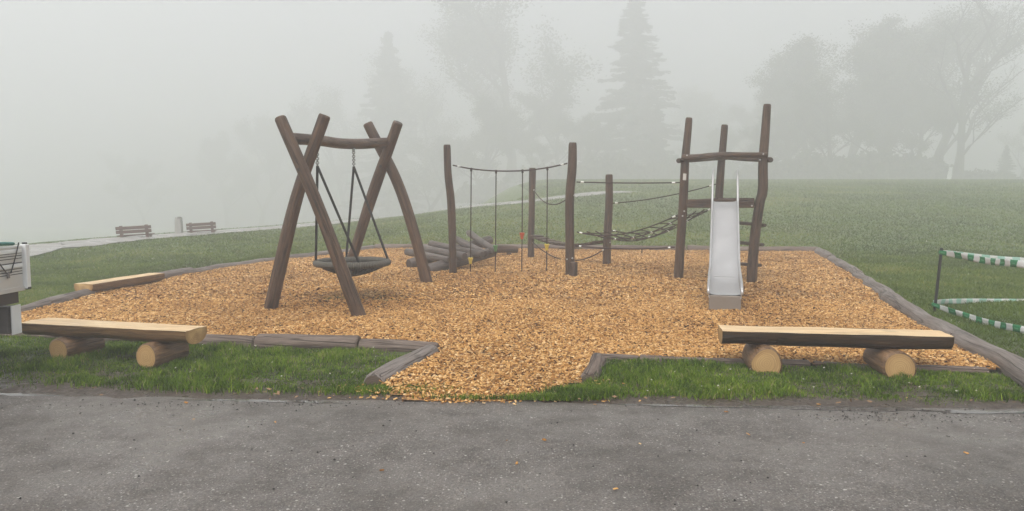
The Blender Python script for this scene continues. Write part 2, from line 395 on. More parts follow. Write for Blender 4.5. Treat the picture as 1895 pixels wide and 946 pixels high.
def sag(a, b, s, n=9):
    a, b = Vector(a), Vector(b)
    return [a.lerp(b, i / (n - 1)) - Vector((0, 0, s * 4 * (i / (n - 1)) * (1 - i / (n - 1)))) for i in range(n)]
_bm = {}
def boxmesh(sx, sy, sz, bev):
    key = (round(sx, 4), round(sy, 4), round(sz, 4), bev)
    bm = bmesh.new(); bmesh.ops.create_cube(bm, size=1); bmesh.ops.scale(bm, vec=(sx, sy, sz), verts=bm.verts)
    if bev: bmesh.ops.bevel(bm, geom=bm.edges[:], offset=bev, segments=2, affect='EDGES', profile=.5)
    V = [v.co.copy() for v in bm.verts]; F_ = [[v.index for v in f.verts] for f in bm.faces]; bm.free(); return V, F_
def box(name, size, loc, mat, parent=None, rot=(0, 0, 0), bev=.006, mtx=None):
    V, F_ = boxmesh(*size, bev); m = mtx or (Matrix.Translation(loc) @ Matrix.Rotation(rot[2], 4, 'Z') @ Matrix.Rotation(rot[1], 4, 'Y') @ Matrix.Rotation(rot[0], 4, 'X'))
    ax = max(range(3), key=lambda i: size[i]); oth = [i for i in range(3) if i != ax]; k = rnd.uniform(0, 40)
    g = [(v[oth[0]], v[oth[1]], v[ax] + k) for v in V]
    return mesh(name, [m @ v for v in V], F_, mat, parent, False, gco=g)
def beam_mtx(a, b, up=Vector((0, 0, 1))):
    a, b = Vector(a), Vector(b); x = (b - a).normalized(); y = up.cross(x).normalized(); z = x.cross(y)
    m = Matrix((x, y, z)).transposed().to_4x4(); m.translation = (a + b) / 2; return m
def beam(name, a, b, wd, ht, mat, parent, bev=.006):
    return box(name, ((Vector(b) - Vector(a)).length, wd, ht), (0, 0, 0), mat, parent, bev=bev, mtx=beam_mtx(a, b))
def ferrule(parent, a, b, off=.09, ln=.07, r=.02):
    a, b = Vector(a), Vector(b); d = (b - a).normalized()
    return tube('ferrule', [a + d * off, a + d * (off + ln)], [r, r * .8], 'ferrule', parent, seg=8, noise=0, rounded=.008)
def bolt(parent, p, n, r=.022, mat='bolt'):
    p, n = Vector(p), Vector(n).normalized()
    return tube('bolt', [p, p + n * .025], [r], mat, parent, seg=8, noise=0, rounded=.006)
def soup(name, V, F_, tone, mat, parent=None, kind='stuff', smooth_=False):
    """numpy mesh: V (n,3), F_ (m,k) with k 3 or 4, tone per face"""
    me = bpy.data.meshes.new(name); k = F_.shape[1]
    me.vertices.add(len(V)); me.vertices.foreach_set('co', V.astype(np.float32).ravel())
    me.loops.add(F_.size); me.loops.foreach_set('vertex_index', F_.astype(np.int32).ravel())
    me.polygons.add(len(F_)); me.polygons.foreach_set('loop_start', np.arange(0, F_.size, k, dtype=np.int32))
    me.materials.append(M[mat])
    me.update(calc_edges=True)
    a = me.attributes.new('tone', 'FLOAT', 'FACE'); a.data.foreach_set('value', tone.astype(np.float32))
    o = link(bpy.data.objects.new(name, me))
    if parent: o.parent = parent
    if kind: o['kind'] = kind
    return o

# ================================================================== SETTING
def grid_sheet(name, xs, ys, zf, mat, keep=None):
    X, Y = np.meshgrid(xs, ys); Z = zf(X, Y); nx, ny = len(xs), len(ys)
    V = np.stack([X.ravel(), Y.ravel(), Z.ravel()], 1); i = np.arange(nx * ny).reshape(ny, nx)
    F_ = np.stack([i[:-1, :-1], i[:-1, 1:], i[1:, 1:], i[1:, :-1]], -1).reshape(-1, 4)
    if keep is not None: c = V[F_].mean(1); F_ = F_[keep(c[:, 0], c[:, 1])]
    o = soup(name, V, F_, np.zeros(len(F_)), mat, kind='structure'); o.data.polygons.foreach_set('use_smooth', [True] * len(F_)); return o
t = np.linspace(-1, 1, 260); xs = np.sinh(t * 4.2) / np.sinh(4.2) * 205
t = np.linspace(0, 1, 260); ys = -30 + 60 * t + 235 * t ** 4
ROADY = lambda x: 6.10 - .055 * np.asarray(x) + .16 * (fbm(x, 0 * np.asarray(x), 1.3, 4) - .5)
# outlines of the play area on the ground plane
LEFT = [G(-90, 612), G(35, 583), G(165, 548), G(285, 521), G(450, 492), G(590, 474.5), G(692, 462)]
BACK = [G(692, 462), G(1000, 463), G(1250, 465), G(1515, 468)]
RIGHT = [G(1513, 468), G(1600, 521), G(1672, 576), G(1790, 645), G(1886, 697), G(1990, 762)]
FRONTL = [G(-90, 612), G(0, 619), G(440, 638), G(812, 651)]
ENTL = [G(797, 655), G(690, 716)]
ENTR = [G(1106, 668), G(1089, 708)]
FRONTR = [G(1103, 664), G(1400, 674), G(1830, 690)]
ENTF = [G(700, 716), G(752, 738), G(850, 743.5), G(950, 740), G(1010, 728), G(1088, 704)]
BED = [(p.x, p.y) for p in LEFT + BACK[1:] + RIGHT[1:4] + [G(1850, 690)] + FRONTR[::-1] + ENTF[::-1] + [ENTL[0]] + FRONTL[::-1][:3]]
def zg(X, Y): return T(X, Y) + .018 * (fbm(X, Y, .9, 2) - .5) * smooth(6.6, 7.4, Y) - .05 * (1 - smooth(.35, .75, Y - ROADY(X)))
tag(grid_sheet('ground', xs, ys, zg, 'ground'), 'green lawn and foggy meadow around the playground', 'ground', kind='structure')
xr = np.linspace(-16, 16, 240); tr = np.linspace(0, 1, 60)
X, Tt = np.meshgrid(xr, tr); Yr = -12 + (ROADY(xr)[None, :] + 12.3) * Tt
zr = .006 * (fbm(X, Yr, .8, 9) - .5) - .012 - .012 * smooth(.982, 1, Tt)
V = np.stack([X.ravel(), Yr.ravel(), zr.ravel()], 1); i = np.arange(X.size).reshape(X.shape)
o = soup('road', V, np.stack([i[:-1, :-1], i[:-1, 1:], i[1:, 1:], i[1:, :-1]], -1).reshape(-1, 4), np.zeros((59) * (239)), 'road', kind='structure')
o.data.polygons.foreach_set('use_smooth', [True] * len(o.data.polygons)); tag(o, 'damp grey asphalt road in the foreground', 'road')
# gravel path climbing the meadow
PP = crom([(x, y, 0) for x, y in PATH], 90); V, F_ = [], []
for k, p in enumerate(PP):
    d = (PP[min(k + 1, 89)] - PP[max(k - 1, 0)]).normalized(); nn = Vector((-d.y, d.x, 0))
    for q in (-1.0, -.33, .33, 1.0):
        s_ = p + nn * q * (1.15 + .12 * math.sin(k * 1.3 + q)); V.append((s_.x, s_.y, Tz(s_.x, s_.y) + .05 - .02 * abs(q)))
    if k: F_ += [(4 * k - 4 + j, 4 * k - 3 + j, 4 * k + 1 + j, 4 * k + j) for j in range(3)]
tag(mesh('path', V, F_, 'path'), 'pale gravel path climbing past the two park benches', 'path', kind='structure')
# mud along the road edge
xm = np.linspace(-8, 8, 260); tm = np.linspace(0, 1, 24); X, Tt = np.meshgrid(xm, tm)
wm = .02 + .75 * np.clip(fbm(xm, 0 * xm, .8, 21) - .46, 0, 1) + .10 * fbm(xm, 0 * xm, 4, 3); wm = wm * (1 - .9 * np.exp(-((xm + .35) / .75) ** 2))
y0m = ROADY(xm) - .015 - .16 * np.clip(fbm(xm, 0 * xm + 3, 3.2, 15) - .35, 0, 1); Ym = y0m[None, :] + (np.maximum(wm, .1) + .8)[None, :] * Tt ** 1.6
zm = .004 + .016 * (fbm(X, Ym, 5, 8) - .45) - .022 * (1 - smooth(0, .35, Tt)) - .014 * (Tt > .85)
V = np.stack([X.ravel(), Ym.ravel(), zm.ravel()], 1); i = np.arange(X.size).reshape(X.shape)
o = soup('mud_verge', V, np.stack([i[:-1, :-1], i[:-1, 1:], i[1:, 1:], i[1:, :-1]], -1).reshape(-1, 4), np.zeros(23 * 259), 'mud', kind='structure')
o.data.polygons.foreach_set('use_smooth', [True] * len(o.data.polygons)); tag(o, 'strip of wet brown mud between grass and road', 'mud')
# shallow puddles lying along the verge
def puddle(cx, cy, lx, ly, label, seed):
    V = [(cx, cy, -.0075)]; n = 40
    for k in range(n):
        a = 2 * math.pi * k / n; q = 1 + .28 * math.sin(2 * a + seed) + .2 * math.sin(5 * a + seed * 2) + .12 * math.sin(9 * a + seed * 3)
        V.append((cx + lx * q * math.cos(a), cy + ly * q * math.sin(a) - .055 * lx * math.cos(a), -.0082))
    tag(mesh('puddle', V, [(0, 1 + k, 1 + (k + 1) % n) for k in range(n)], 'puddle'), label, 'puddle', kind='structure')
for a in ((-4.35, 6.33, .42, .05, 'thin puddle at the road edge by the trailer', 1.), (-2.1, 6.12, .55, .045, 'thin puddle below the left grass strip', 2.3),
          (1.45, 5.98, .50, .035, 'thin puddle just right of the wood chip entrance', 3.1), (2.65, 5.90, .85, .05, 'long puddle below the right log bench', 4.4),
          (3.75, 5.80, .45, .035, 'small puddle at the far right of the road edge', 5.2)): puddle(*a)
# wood chip bed
bx = [p[0] for p in BED]; by = [p[1] for p in BED]
xs = np.arange(min(bx) - .2, max(bx) + .2, .12); ys = np.arange(min(by) - .2, max(by) + .2, .12)
def zbed(x, y): return .030 - .035 * np.exp(-((x + 2.75) / .9) ** 2 - ((y - 12.4) / .7) ** 2) + .035 * (fbm(x, y, .7, 31) - .5) + .03 * (vnoise(x, y, 2.4, 12) - .5) * smooth(7.5, 9, y) - .036 * (1 - smooth(5.98, 6.5, y))
tag(grid_sheet('chip_bed', xs, ys, zbed, 'bed', lambda x, y: inside(x, y, BED)), 'orange wood chip bed of the playground', 'ground')

# ================================================================== EDGING
def edging(label, pts, lens, r, mat, zc=.03, zn=.0, gap=.012, jitter=.02, name='log_edging'):
    """row of half buried logs following pts"""
    pts = [Vector((p.x, p.y, 0)) for p in pts]; root = thing(name, (pts[0].x, pts[0].y, 0), label, 'edging')
    C = crom(pts, 200); cum = [0]
    for a, b in zip(C[:-1], C[1:]): cum.append(cum[-1] + (b - a).length)
    def at(s):
        s = max(0, min(cum[-1], s)); k = min(np.searchsorted(cum, s), 199); k = max(k, 1); f = (s - cum[k - 1]) / max(1e-6, cum[k] - cum[k - 1]); return C[k - 1].lerp(C[k], f)
    s = 0; tot = sum(lens); k = 0
    for L in lens:
        L = L / tot * cum[-1]; rr = r * rnd.uniform(.9, 1.12); jz = rnd.uniform(-jitter, jitter); P = []
        nn = max(3, int(L / .5) + 1)
        for q in range(nn):
            p = at(s + gap + (L - 2 * gap) * q / (nn - 1)); P.append(p + Vector((rnd.uniform(-jitter, jitter), rnd.uniform(-jitter, jitter), zc + jz + zn + Tz(p.x, p.y) + rnd.uniform(-.008, .008))))
        tube('log', P, [rr * rnd.uniform(.92, 1.06) for _ in range(4)], mat, root, 'rim_end', seg=14, noise=.07, step=.16); s += L; k += 1
    return root
edging('grey weathered logs edging the left side of the chip bed', LEFT, [2.0, 2.6, 2.2, 2.8, 2.9, 2.4], .115, 'rim', .025)
edging('long low logs edging the back of the chip bed', BACK, [3.2, 3.6, 3.4, 4.0], .12, 'rimbrown', .05)
edging('thick grey weathered logs edging the right side of the chip bed', RIGHT, [3.2, 4.6, 4.1, 3.9, 3.0], .15, 'rim', .015, jitter=.03)
edging('brown cracked logs edging the front beside the left log bench', FRONTL, [3.0, 1.55, 1.3, .95], .105, 'rimbrown', .02, jitter=.008)
edging('single grey log slanting to the road on the left of the chip entrance', ENTL, [1], .13, 'rim', .0, jitter=.0)
edging('short brown log stub on the right of the chip entrance', ENTR, [1], .105, 'rimbrown', -.005, jitter=.0)
edging('thin sunken log between grass and chips behind the right log bench', FRONTR, [.55, 2.1, 2.0], .06, 'rimbrown', -.005, jitter=.006)

# ================================================================== LOG BENCHES
def half_log(name, a, b, wd, th, mats, parent, seed=0):
    """a,b: centre of the flat top at both ends; flat top, round underside"""
    a, b = Vector(a), Vector(b); L = (b - a).length; x = (b - a).normalized(); y = Vector((0, 0, 1)).cross(x).normalized(); r_ = random.Random(seed)
    n = int(L / .1) + 1; na = 12; V, F_, mi, g, sm = [], [], [], [], []; ph = [r_.uniform(0, 6) for _ in range(6)]; rows = []
    for i in range(n):
        s = i / (n - 1) * L; c = a + x * s; row = []
        wv = 1 + .035 * math.sin(s * 2.1 + ph[0]) + .02 * math.sin(s * 5.3 + ph[1])
        for k in range(na + 1):
            t_ = k / na; an = math.pi * t_; sx = -math.cos(an); sz = -abs(math.sin(an)) ** .62
            q = 1 + .025 * math.sin(3 * an + s * 3 + ph[2]) + .02 * math.sin(s * 7 + ph[3] + an * 2)
            p = c + y * (sx * wd / 2 * wv * q * (.97 + .0 * t_)) + Vector((0, 0, sz * th * q))
            V.append(p); g.append((sx * wd / 2, sz * th, s + seed * 3.7)); row.append(len(V) - 1)
        rows.append(row)
    for p, q in zip(rows[:-1], rows[1:]):
        for k in range(na): F_.append((p[k], q[k], q[k + 1], p[k + 1])); mi.append(1); sm.append(True)
    # flat sawn top with its own verts (slightly eased and uneven)
    tops = []
    for i, row in enumerate(rows):
        e0, e1 = V[row[0]], V[row[-1]]; s = i / (n - 1) * L; tr_ = []
        for k in range(6):
            p = e0.lerp(e1, k / 5) + Vector((0, 0, .003 * math.sin(s * 6 + k * 2 + ph[4]) + (.004 if 0 < k < 5 else 0))); V.append(p); g.append(((k / 5 - .5) * wd * .55, .02, s * 1.0 + seed)); tr_.append(len(V) - 1)
        tops.append(tr_)
    for p, q in zip(tops[:-1], tops[1:]):
        for k in range(5): F_.append((p[k], p[k + 1], q[k + 1], q[k])[::-1]); mi.append(0); sm.append(False)
    for row, d in ((rows[0], -1), (rows[-1], 1)):
        base = len(V)
        for k in row: V.append(V[k].copy()); g.append((g[k][0], g[k][1] + .03, 0))
        f = tuple(range(base, base + na + 1)); F_.append(f if d < 0 else f[::-1]); mi.append(2); sm.append(False)
    return mesh(name, V, F_, mats, parent, sm, mi, g)
def log_bench(label, a, b, wd, th, sup, bark, seed):
    a, b = Vector(a), Vector(b); c = (a + b) / 2
    root = thing('log_bench', (c.x, c.y, 0), label, 'bench', 'half-log benches around the playground')
    half_log('seat', a, b, wd, th, ['cut', bark, 'cut_end'], root, seed)
    x = (b - a).normalized(); y = Vector((-x.y, x.x, 0)).normalized()
    for (f, r, fl, bl, dz, sk) in sup:
        p = a.lerp(b, f); zc = a.lerp(b, f).z - th * .985 - r + dz; d = (y + x * sk).normalized()
        tube('support_log', [Vector((p.x, p.y, zc)) - d * fl, Vector((p.x, p.y, zc)), Vector((p.x, p.y, zc)) + d * bl], [r, r * .98, r * .95], 'support', root, 'cut_end', seg=20, noise=.05, step=.08, rounded=.018)
    return root
def mid(p, q): return (Vector(p) + Vector(q)) / 2
z = .37
log_bench('pale half-log bench on the grass nearest the white trailer', mid(G(42, 598, z), G(79, 588, z)), mid(G(346, 614, z), G(379, 604, z)), .36, .15,
          [(.275, .135, .23, .26, .02, .02), (.80, .135, .23, .26, .02, .02)], 'bark', 1)
z = .385
log_bench('dark-barked half-log bench with pale sawn top beside the road', mid(G(1334, 615, z), G(1332, 600, z)), mid(G(1763, 625, z), G(1741, 611, z)), .37, .155,
          [(.19, .16, .25, .24, .02, -.03), (.755, .16, .28, .24, .02, -.06)], 'barkdark', 2)
z = .215
log_bench('small distant half-log bench outside the left edging', mid(G(141, 523, z), G(167, 529, z)), mid(G(268, 503, z), G(312, 508, z)), .38, .17,
          [(.2, .11, .17, .17, .02, 0), (.8, .11, .17, .17, .02, 0)], 'bark', 3)

# ================================================================== NEST SWING
sw = thing('nest_swing', G(640, 545), 'dark log nest swing with crossed legs and round rope basket', 'swing')
def leg(base, top, midp, r0, r1, yb, yt):
    b = G(*base); b = Vector((b.x, b.y, -.10)); t_ = D(*top, yt); m = D(*midp, (b.y + yt) / 2)
    return tube('leg', [b, m, t_], [r0 * .87, (r0 + r1) * .435, r1 * .87], 'swing', sw, 'post_end', seg=18, noise=.055, step=.12, rounded=.035)
leg((670, 588), (518, 217), (593, 393), .112, .096, 0, 10.62)
leg((497, 577), (601, 213), (546, 378), .118, .098, 0, 10.95)
leg((794, 527), (680, 228), (745, 362), .128, .112, 0, 14.30)
leg((634, 524), (737, 226), (693, 350), .128, .112, 0, 14.05)
bA, bB = D(534, 256, 10.74), D(719, 264, 14.3)
bM = (bA + bB) / 2 + Vector((0, 0, -.055))
tube('crossbeam', [bA, bA.lerp(bM, .5) + Vector((0, 0, .01)), bM, bB], [.085, .084, .087, .095], 'swing', sw, 'post_end', seg=18, noise=.05, step=.12, rounded=.03)
RC = G(652, 486, .60); RR = .60
ringp = [RC + Vector((RR * math.cos(2 * math.pi * k / 48), RR * math.sin(2 * math.pi * k / 48), 0)) for k in range(48)]
def torus(name, pts, r, mat, parent, seg=10, wrap=0.0, zs=1.0):
    n = len(pts); V, F_, g = [], [], []; c = sum(pts, Vector()) / n
    for i, p in enumerate(pts):
        tz = (pts[(i + 1) % n] - pts[i - 1]).normalized(); u = (p - c).normalized(); v = tz.cross(u).normalized()
        for k in range(seg):
            a = 2 * math.pi * k / seg; q = r * (1 + wrap * math.sin(3 * a + i * 2.1)); V.append(p + u * q * math.cos(a) + v * q * math.sin(a) * zs); g.append((math.cos(a) * r, math.sin(a) * r, i * .1))
    for i in range(n):
        for k in range(seg): F_.append((i * seg + k, i * seg + (k + 1) % seg, ((i + 1) % n) * seg + (k + 1) % seg, ((i + 1) % n) * seg + k))
    return mesh(name, V, F_, mat, parent, True, gco=g)
n_ = NT('rope_wrapped_ring'); g_ = n_.attr('gco')
wv = n_.n('ShaderNodeTexWave', wave_type='BANDS', bands_direction='Z'); n_.set(wv.inputs[0], n_.scale(g_, (6, 6, 4))); wv.inputs['Scale'].default_value = 2.4; wv.inputs['Distortion'].default_value = 1.5
M['ring'] = n_.done(n_.mix(n_.noise(g_, 22, 4), (.045, .042, .034), n_.mix(wv.outputs[1], (.10, .092, .074), (.20, .185, .15))), .7, n_.bump(wv.outputs[1], .6, .01), spec=.3)
ring = torus('basket_ring', ringp, .055, 'ring', sw, 12, .05)
# bowl net
V, F_, cap, g = [], [], [], []
def addt(pts, r, seg=5, step=.09):
    v, f, c, q = tubeparts(pts, [r], seg=seg, noise=0, step=step, rounded=0); b = len(V); V.extend(v); F_.extend([tuple(i + b for i in ff) for ff in f]); g.extend(q)
def bowl(rho, a): return RC + Vector((RR * rho * math.cos(a), RR * rho * math.sin(a), -.20 * (1 - rho ** 1.7) - .02))
for k in range(20):
    a = 2 * math.pi * k / 20; addt([bowl(q, a + .25 * (1 - q)) for q in (.06, .3, .55, .8, .98)], .015)
    addt([bowl(q, a - .25 * (1 - q)) for q in (.06, .3, .55, .8, .98)], .015)
for q in (.08, .16, .24, .32, .4, .48, .56, .64, .72, .8, .88, .95): addt([bowl(q, 2 * math.pi * k / 20) for k in range(21)], .015)
mesh('basket_net', V, F_, 'ropeblack', sw, True, gco=g)
c1, c2 = D(598, 309, 11.85), D(684, 311, 13.30)
def onbeam(c):
    f = (c.y - bA.y) / (bB.y - bA.y); p = crom([bA, bA.lerp(bM, .5) + Vector((0, 0, .01)), bM, bB], 100)[int(max(0, min(1, f)) * 99)]
    return Vector((c.x * .15 + p.x * .85, p.y, p.z - .10))
def chain(top, bot):
    global V, F_, g
    V, F_, g = [], [], []; n = 9; d = (bot - top) / n; ax = d.normalized(); s1 = ax.cross(Vector((0, 1, 0))).normalized(); s2 = ax.cross(s1)
    for i in range(n):
        c = top + d * (i + .5); e = s1 if i % 2 else s2; L = d.length * .68; addt([c + ax * (L * math.cos(a)) + e * (.022 * math.sin(a)) for a in [2 * math.pi * k / 10 for k in range(11)]], .0085, 5, .02)
    # hanger plate and shackle at the top
    addt([top + Vector((0, 0, .03)), top - Vector((0, 0, .04))], .026, 8, .05)
    mesh('chain', V, F_, 'chain', sw, True, gco=g)
for c, angs in ((c1, (198, 292)), (c2, (112, 18))):
    tp = onbeam(c); cc = Vector((tp.x, tp.y, c.z)); chain(tp, cc)
    for a in angs:
        e = RC + Vector((RR * math.cos(R(a)), RR * math.sin(R(a)), .05)); rope('hanging_rope', [cc, e], .021, 'ropeblack', sw, 8)
for base, dy in (((556, 314), 10.5), ((706, 308), 14.0)):
    bolt(sw, D(base[0] - 2, base[1], dy) , (0, -1, 0), .03, 'boltdark')

# ================================================================== LOG CLIMBER
lc = thing('log_climber', G(840, 495), 'stack of grey climbing logs fanned across two sloping supports', 'climbing frame')
def lg(parent, a, b, r, name='log', m='pile'): return tube(name, [a, (Vector(a) + Vector(b)) / 2 + Vector((0, 0, rnd.uniform(-.012, .012))), b], [r * 1.04, r, r * .96], m, parent, 'post_end', seg=14, noise=.05, step=.14, rounded=.025)
S1a, S1b = D(792, 500, 16.6), D(914, 466, 18.0); S2a, S2b = D(757, 489, 17.6), D(908, 444, 19.6)
lg(lc, S1a, S1b, .13, 'support_log'); lg(lc, S2a, S2b, .12, 'support_log')
for (x0, y0, d0, x1, y1, d1, r) in ((753, 466, 18.3, 832, 482, 16.75, .085), (780, 459, 18.5, 860, 475, 16.95, .095), (797, 451, 18.9, 892, 471, 17.2, .085), (838, 440, 19.2, 898, 470, 17.5, .085), (868, 431, 19.5, 917, 465, 17.6, .085)):
    lg(lc, D(x0, y0, d0), D(x1, y1, d1), r)
bb_ = thing('balance_log', G(935, 470), 'short low balance log lying behind the climbing log stack', 'log')
ba, b2 = D(905, 461, 21.2), D(957, 462, 21.6)
lg(bb_, ba, b2, .11, 'log', 'post'); p = ba.lerp(b2, .7); lg(bb_, (p.x, p.y + .02, -.05), (p.x, p.y + .02, p.z - .09), .07, 'foot', 'post')

# ================================================================== POSTS
def post(label, base, top, mids, r0, r1, ytop=None, group='climbing posts', extra=None):
    b = G(*base); root = thing('climbing_post', (b.x, b.y, 0), label, 'post', group); yt = ytop or b.y
    pts = [Vector((b.x, b.y, -.1))] + [D(m[0], m[1], b.y) for m in mids] + [D(*top, yt)]
    tube('log', pts, [r0 * .82] + [(r0 + r1) * .41 for m in mids] + [r1 * .82], 'post', root, 'post_end', seg=16, noise=.06, step=.12, rounded=.06)
    return root, b
pA, A = post('tall bent wooden post left of the hanging ropes', (839, 509), (827, 268), [(837, 440), (834.5, 370), (829, 320)], .112, .095)
pB, B = post('tall thick wooden post in the middle with a stump at its foot', (1056, 513), (1060, 264), [(1054, 440), (1054.5, 365), (1059, 310)], .128, .105)
pC, C_ = post('short grey post in the back row behind the hanging ropes', (983, 478), (985, 311), [(983, 420), (985, 360)], .112, .112)
pD, D_ = post('short round-topped post behind the rope net', (1123, 492), (1127, 323), [(1124, 440), (1127, 380)], .125, .112)
st = thing('stump', G(1062, 514), 'short wooden stump standing against the middle post', 'stump')
b = G(1061.5, 515); tube('log', [(b.x, b.y, -.08), (b.x, b.y, D(1061, 485, b.y).z)], [.092, .086], 'post', st, 'post_end', seg=14, noise=.04, rounded=.02)
for px, py in ((1052, 480), (1057, 478)): bolt(pB, D(px - 3 if px == 1052 else px + 2, py, B.y - .10), (0, -1, 0), .018)
bolt(pB, D(1062, 362, B.y - .088), (.5, -1, 0), .018); bolt(pC, D(986, 449, C_.y - .09), (.3, -1, 0), .02); bolt(pD, D(1129, 449, D_.y - .09), (.3, -1, 0), .018)

# hanging rope traverse between posts A and B
tv = thing('rope_traverse', G(930, 507), 'sagging rope with four hanging ropes and coloured foot discs', 'ropes')
a, b = D(838, 306, A.y), D(1050, 302.5, B.y)
tp = [a, D(872, 312.5, A.y), D(918, 316.5, A.y), D(967, 316, 15.9), D(1013, 310.5, 15.85), b]
rope('top_rope', tp, .017, 'rope', tv); ferrule(tv, tp[0], tp[1], .10); ferrule(tv, tp[-1], tp[-2], .08)
for (px, yt, yd, ye, m) in ((872, 313, 478.5, 492, 'yellow'), (918, 317, 455, 500, 'green'), (967, 316, 432, 499, 'red'), (1013, 311, 453, 495, 'yellow')):
    y_ = 16.0; t_ = D(px, yt, y_); e = G(px - 1.5, 507); e = Vector((e.x, e.y, 0)); h = rope('hanging_rope', [t_, D(px - .6, (yt + 505) / 2, (y_ + e.y) / 2), e], .0135, 'rope', tv)
    k = (yd - yt) / (505 - yt); c = t_.lerp(e, k)
    tube('foot_disc', [c + Vector((0, 0, .05)), c + Vector((0, 0, .035)), c - Vector((0, 0, .03)), c - Vector((0, 0, .09))], [.056, .058, .038, .030], m, h, seg=14, noise=0, step=.02, rounded=.004)
    tube('knot', [t_ + Vector((0, 0, .025)), t_ - Vector((0, 0, .05))], [.024], 'rope', h, seg=8, noise=0, rounded=.01)

# plank bridge C -> D
pb = thing('plank_bridge', G(1050, 480), 'little swaying plank bridge between the two short back posts', 'bridge')
ca, cb = D(988, 437, C_.y - .05), D(1116, 448, D_.y - .02); cl = sag(ca, cb, .17, 12); cl = [p + Vector((0, .03, 0)) for p in cl]
ax = (cb - ca).normalized(); sd_ = Vector((-ax.y, ax.x, 0)).normalized()
for q in (-.16, .16): rope('bridge_rope', [p + sd_ * q for p in cl], .012, 'rope', pb)
for k in range(11):
    p = cl[k].lerp(cl[k + 1], .5); d = (cl[k + 1] - cl[k]).normalized(); m = beam_mtx(p - d * .075, p + d * .075); m.translation = p + Vector((0, 0, .03))
    box('plank', (.15, .40, .04), (0, 0, 0), 'post', pb, mtx=m)
lo = thing('slack_rope', G(1050, 482), 'slack reddish rope drooping under the plank bridge', 'rope')
pts = sag(D(986, 448, C_.y - .12), D(1119, 461, D_.y - .14), .40, 14); rope('rope', pts, .015, 'rope', lo); ferrule(lo, pts[-1], pts[-2], .03)
hr = thing('hand_rope', G(1020, 480), 'short drooping hand rope from the back post to the middle post', 'rope')
pts = sag(D(988, 352, C_.y - .10), D(1052, 366, B.y + .08), .26, 12); rope('rope', pts, .014, 'rope', hr); ferrule(hr, pts[0], pts[1], .0, .06)

# ================================================================== TOWER
tw = thing('climbing_tower', G(1325, 515), 'three-post wooden slide tower with cross rails and ladder rungs', 'tower')
lf, rf, bk = G(1255, 519), G(1390, 526), G(1321, 500)
def tpost(base, pts, rads): return tube('post', [Vector((base.x, base.y, -.1))] + [D(x, y, base.y) for x, y in pts], [r * .78 for r in rads], 'post', tw, 'post_end', seg=16, noise=.055, step=.12, rounded=.06)
tpost(lf, [(1260, 440), (1266, 340), (1269, 290), (1275, 218)], [.125, .12, .112, .108, .09])
tpost(rf, [(1397, 440), (1405, 378), (1411, 352), (1412, 300), (1416, 250), (1420, 193)], [.128, .125, .118, .122, .115, .108, .095])
tpost(bk, [(1325, 430), (1331, 360), (1336, 290), (1341, 231)], [.125, .12, .115, .11, .1])
yl, yr_, yb = lf.y, rf.y, bk.y
tube('cross_rail', [D(1261, 291.5, yl - .14), D(1290, 291, yl - .22), D(1330, 287, yl - .37), D(1380, 287, yr_ - .14), D(1419, 287, yr_ - .14)], [.062, .058, .055, .055, .055], 'post', tw, 'post_end', noise=.07, step=.1)
tube('cross_rail', [D(1255, 297.5, yl - .12), D(1300, 295, yl + .75), D(1345, 292, yb + .17)], [.05, .048, .048], 'post', tw, 'post_end', noise=.05, step=.1)
tube('cross_rail', [D(1427, 296, yr_ - .12), D(1380, 294, yr_ + .95), D(1322, 290, yb + .17)], [.053, .05, .048], 'post', tw, 'post_end', noise=.05, step=.1)
pz = D(1330, 372, 15).z
P0, P1, P2 = D(1268, 377, yl - .02), D(1396, 377, yr_ - .02), D(1326, 372, yb)
beam('platform_beam', P0, P1, .07, .17, 'post', tw); beam('platform_beam', P1 + Vector((.0, .1, .04)), P2 + Vector((.05, .0, 0)), .07, .14, 'post', tw); beam('platform_beam', P0 + Vector((0, .1, 0)), P2, .07, .14, 'post', tw)
zt = max(P0.z, P1.z) + .07
for k in range(8):                      # deck boards of the triangular platform
    f = (k + .5) / 8; a = Vector((P0.x, P0.y, zt)).lerp(Vector((P2.x, P2.y, zt)), f); b = Vector((P1.x, P1.y, zt)).lerp(Vector((P2.x, P2.y, zt)), f)
    if (b - a).length > .2: beam('deck_board', a + (b - a).normalized() * .06, b - (b - a).normalized() * .06, .19, .03, 'post', tw)
for (x0, y0, x1, y1) in ((1330, 409, 1416, 417), (1329, 446, 1412, 453), (1327, 486, 1407, 491)):
    tube('rung', [D(x0, y0, yb - .02), D(x1, y1, yr_ + .10)], [.04, .036], 'post', tw, 'post_end', seg=10, noise=.04, rounded=.012)
box('label_plate', (.065, .008, .135), D(1267, 327.5, yl - .098), 'plate', tw, rot=(0, R(3), 0), bev=.002)
for px, py, yy in ((1271, 288, yl - .195), (1412, 285.5, yr_ - .19), (1276, 379, yl - .06), (1391, 381, yr_ - .06), (1266, 391, yl - .095), (1406, 296, yr_ - .095), (1263, 400, yl - .095)): bolt(tw, D(px, py, yy), (0, -1, 0), .017)

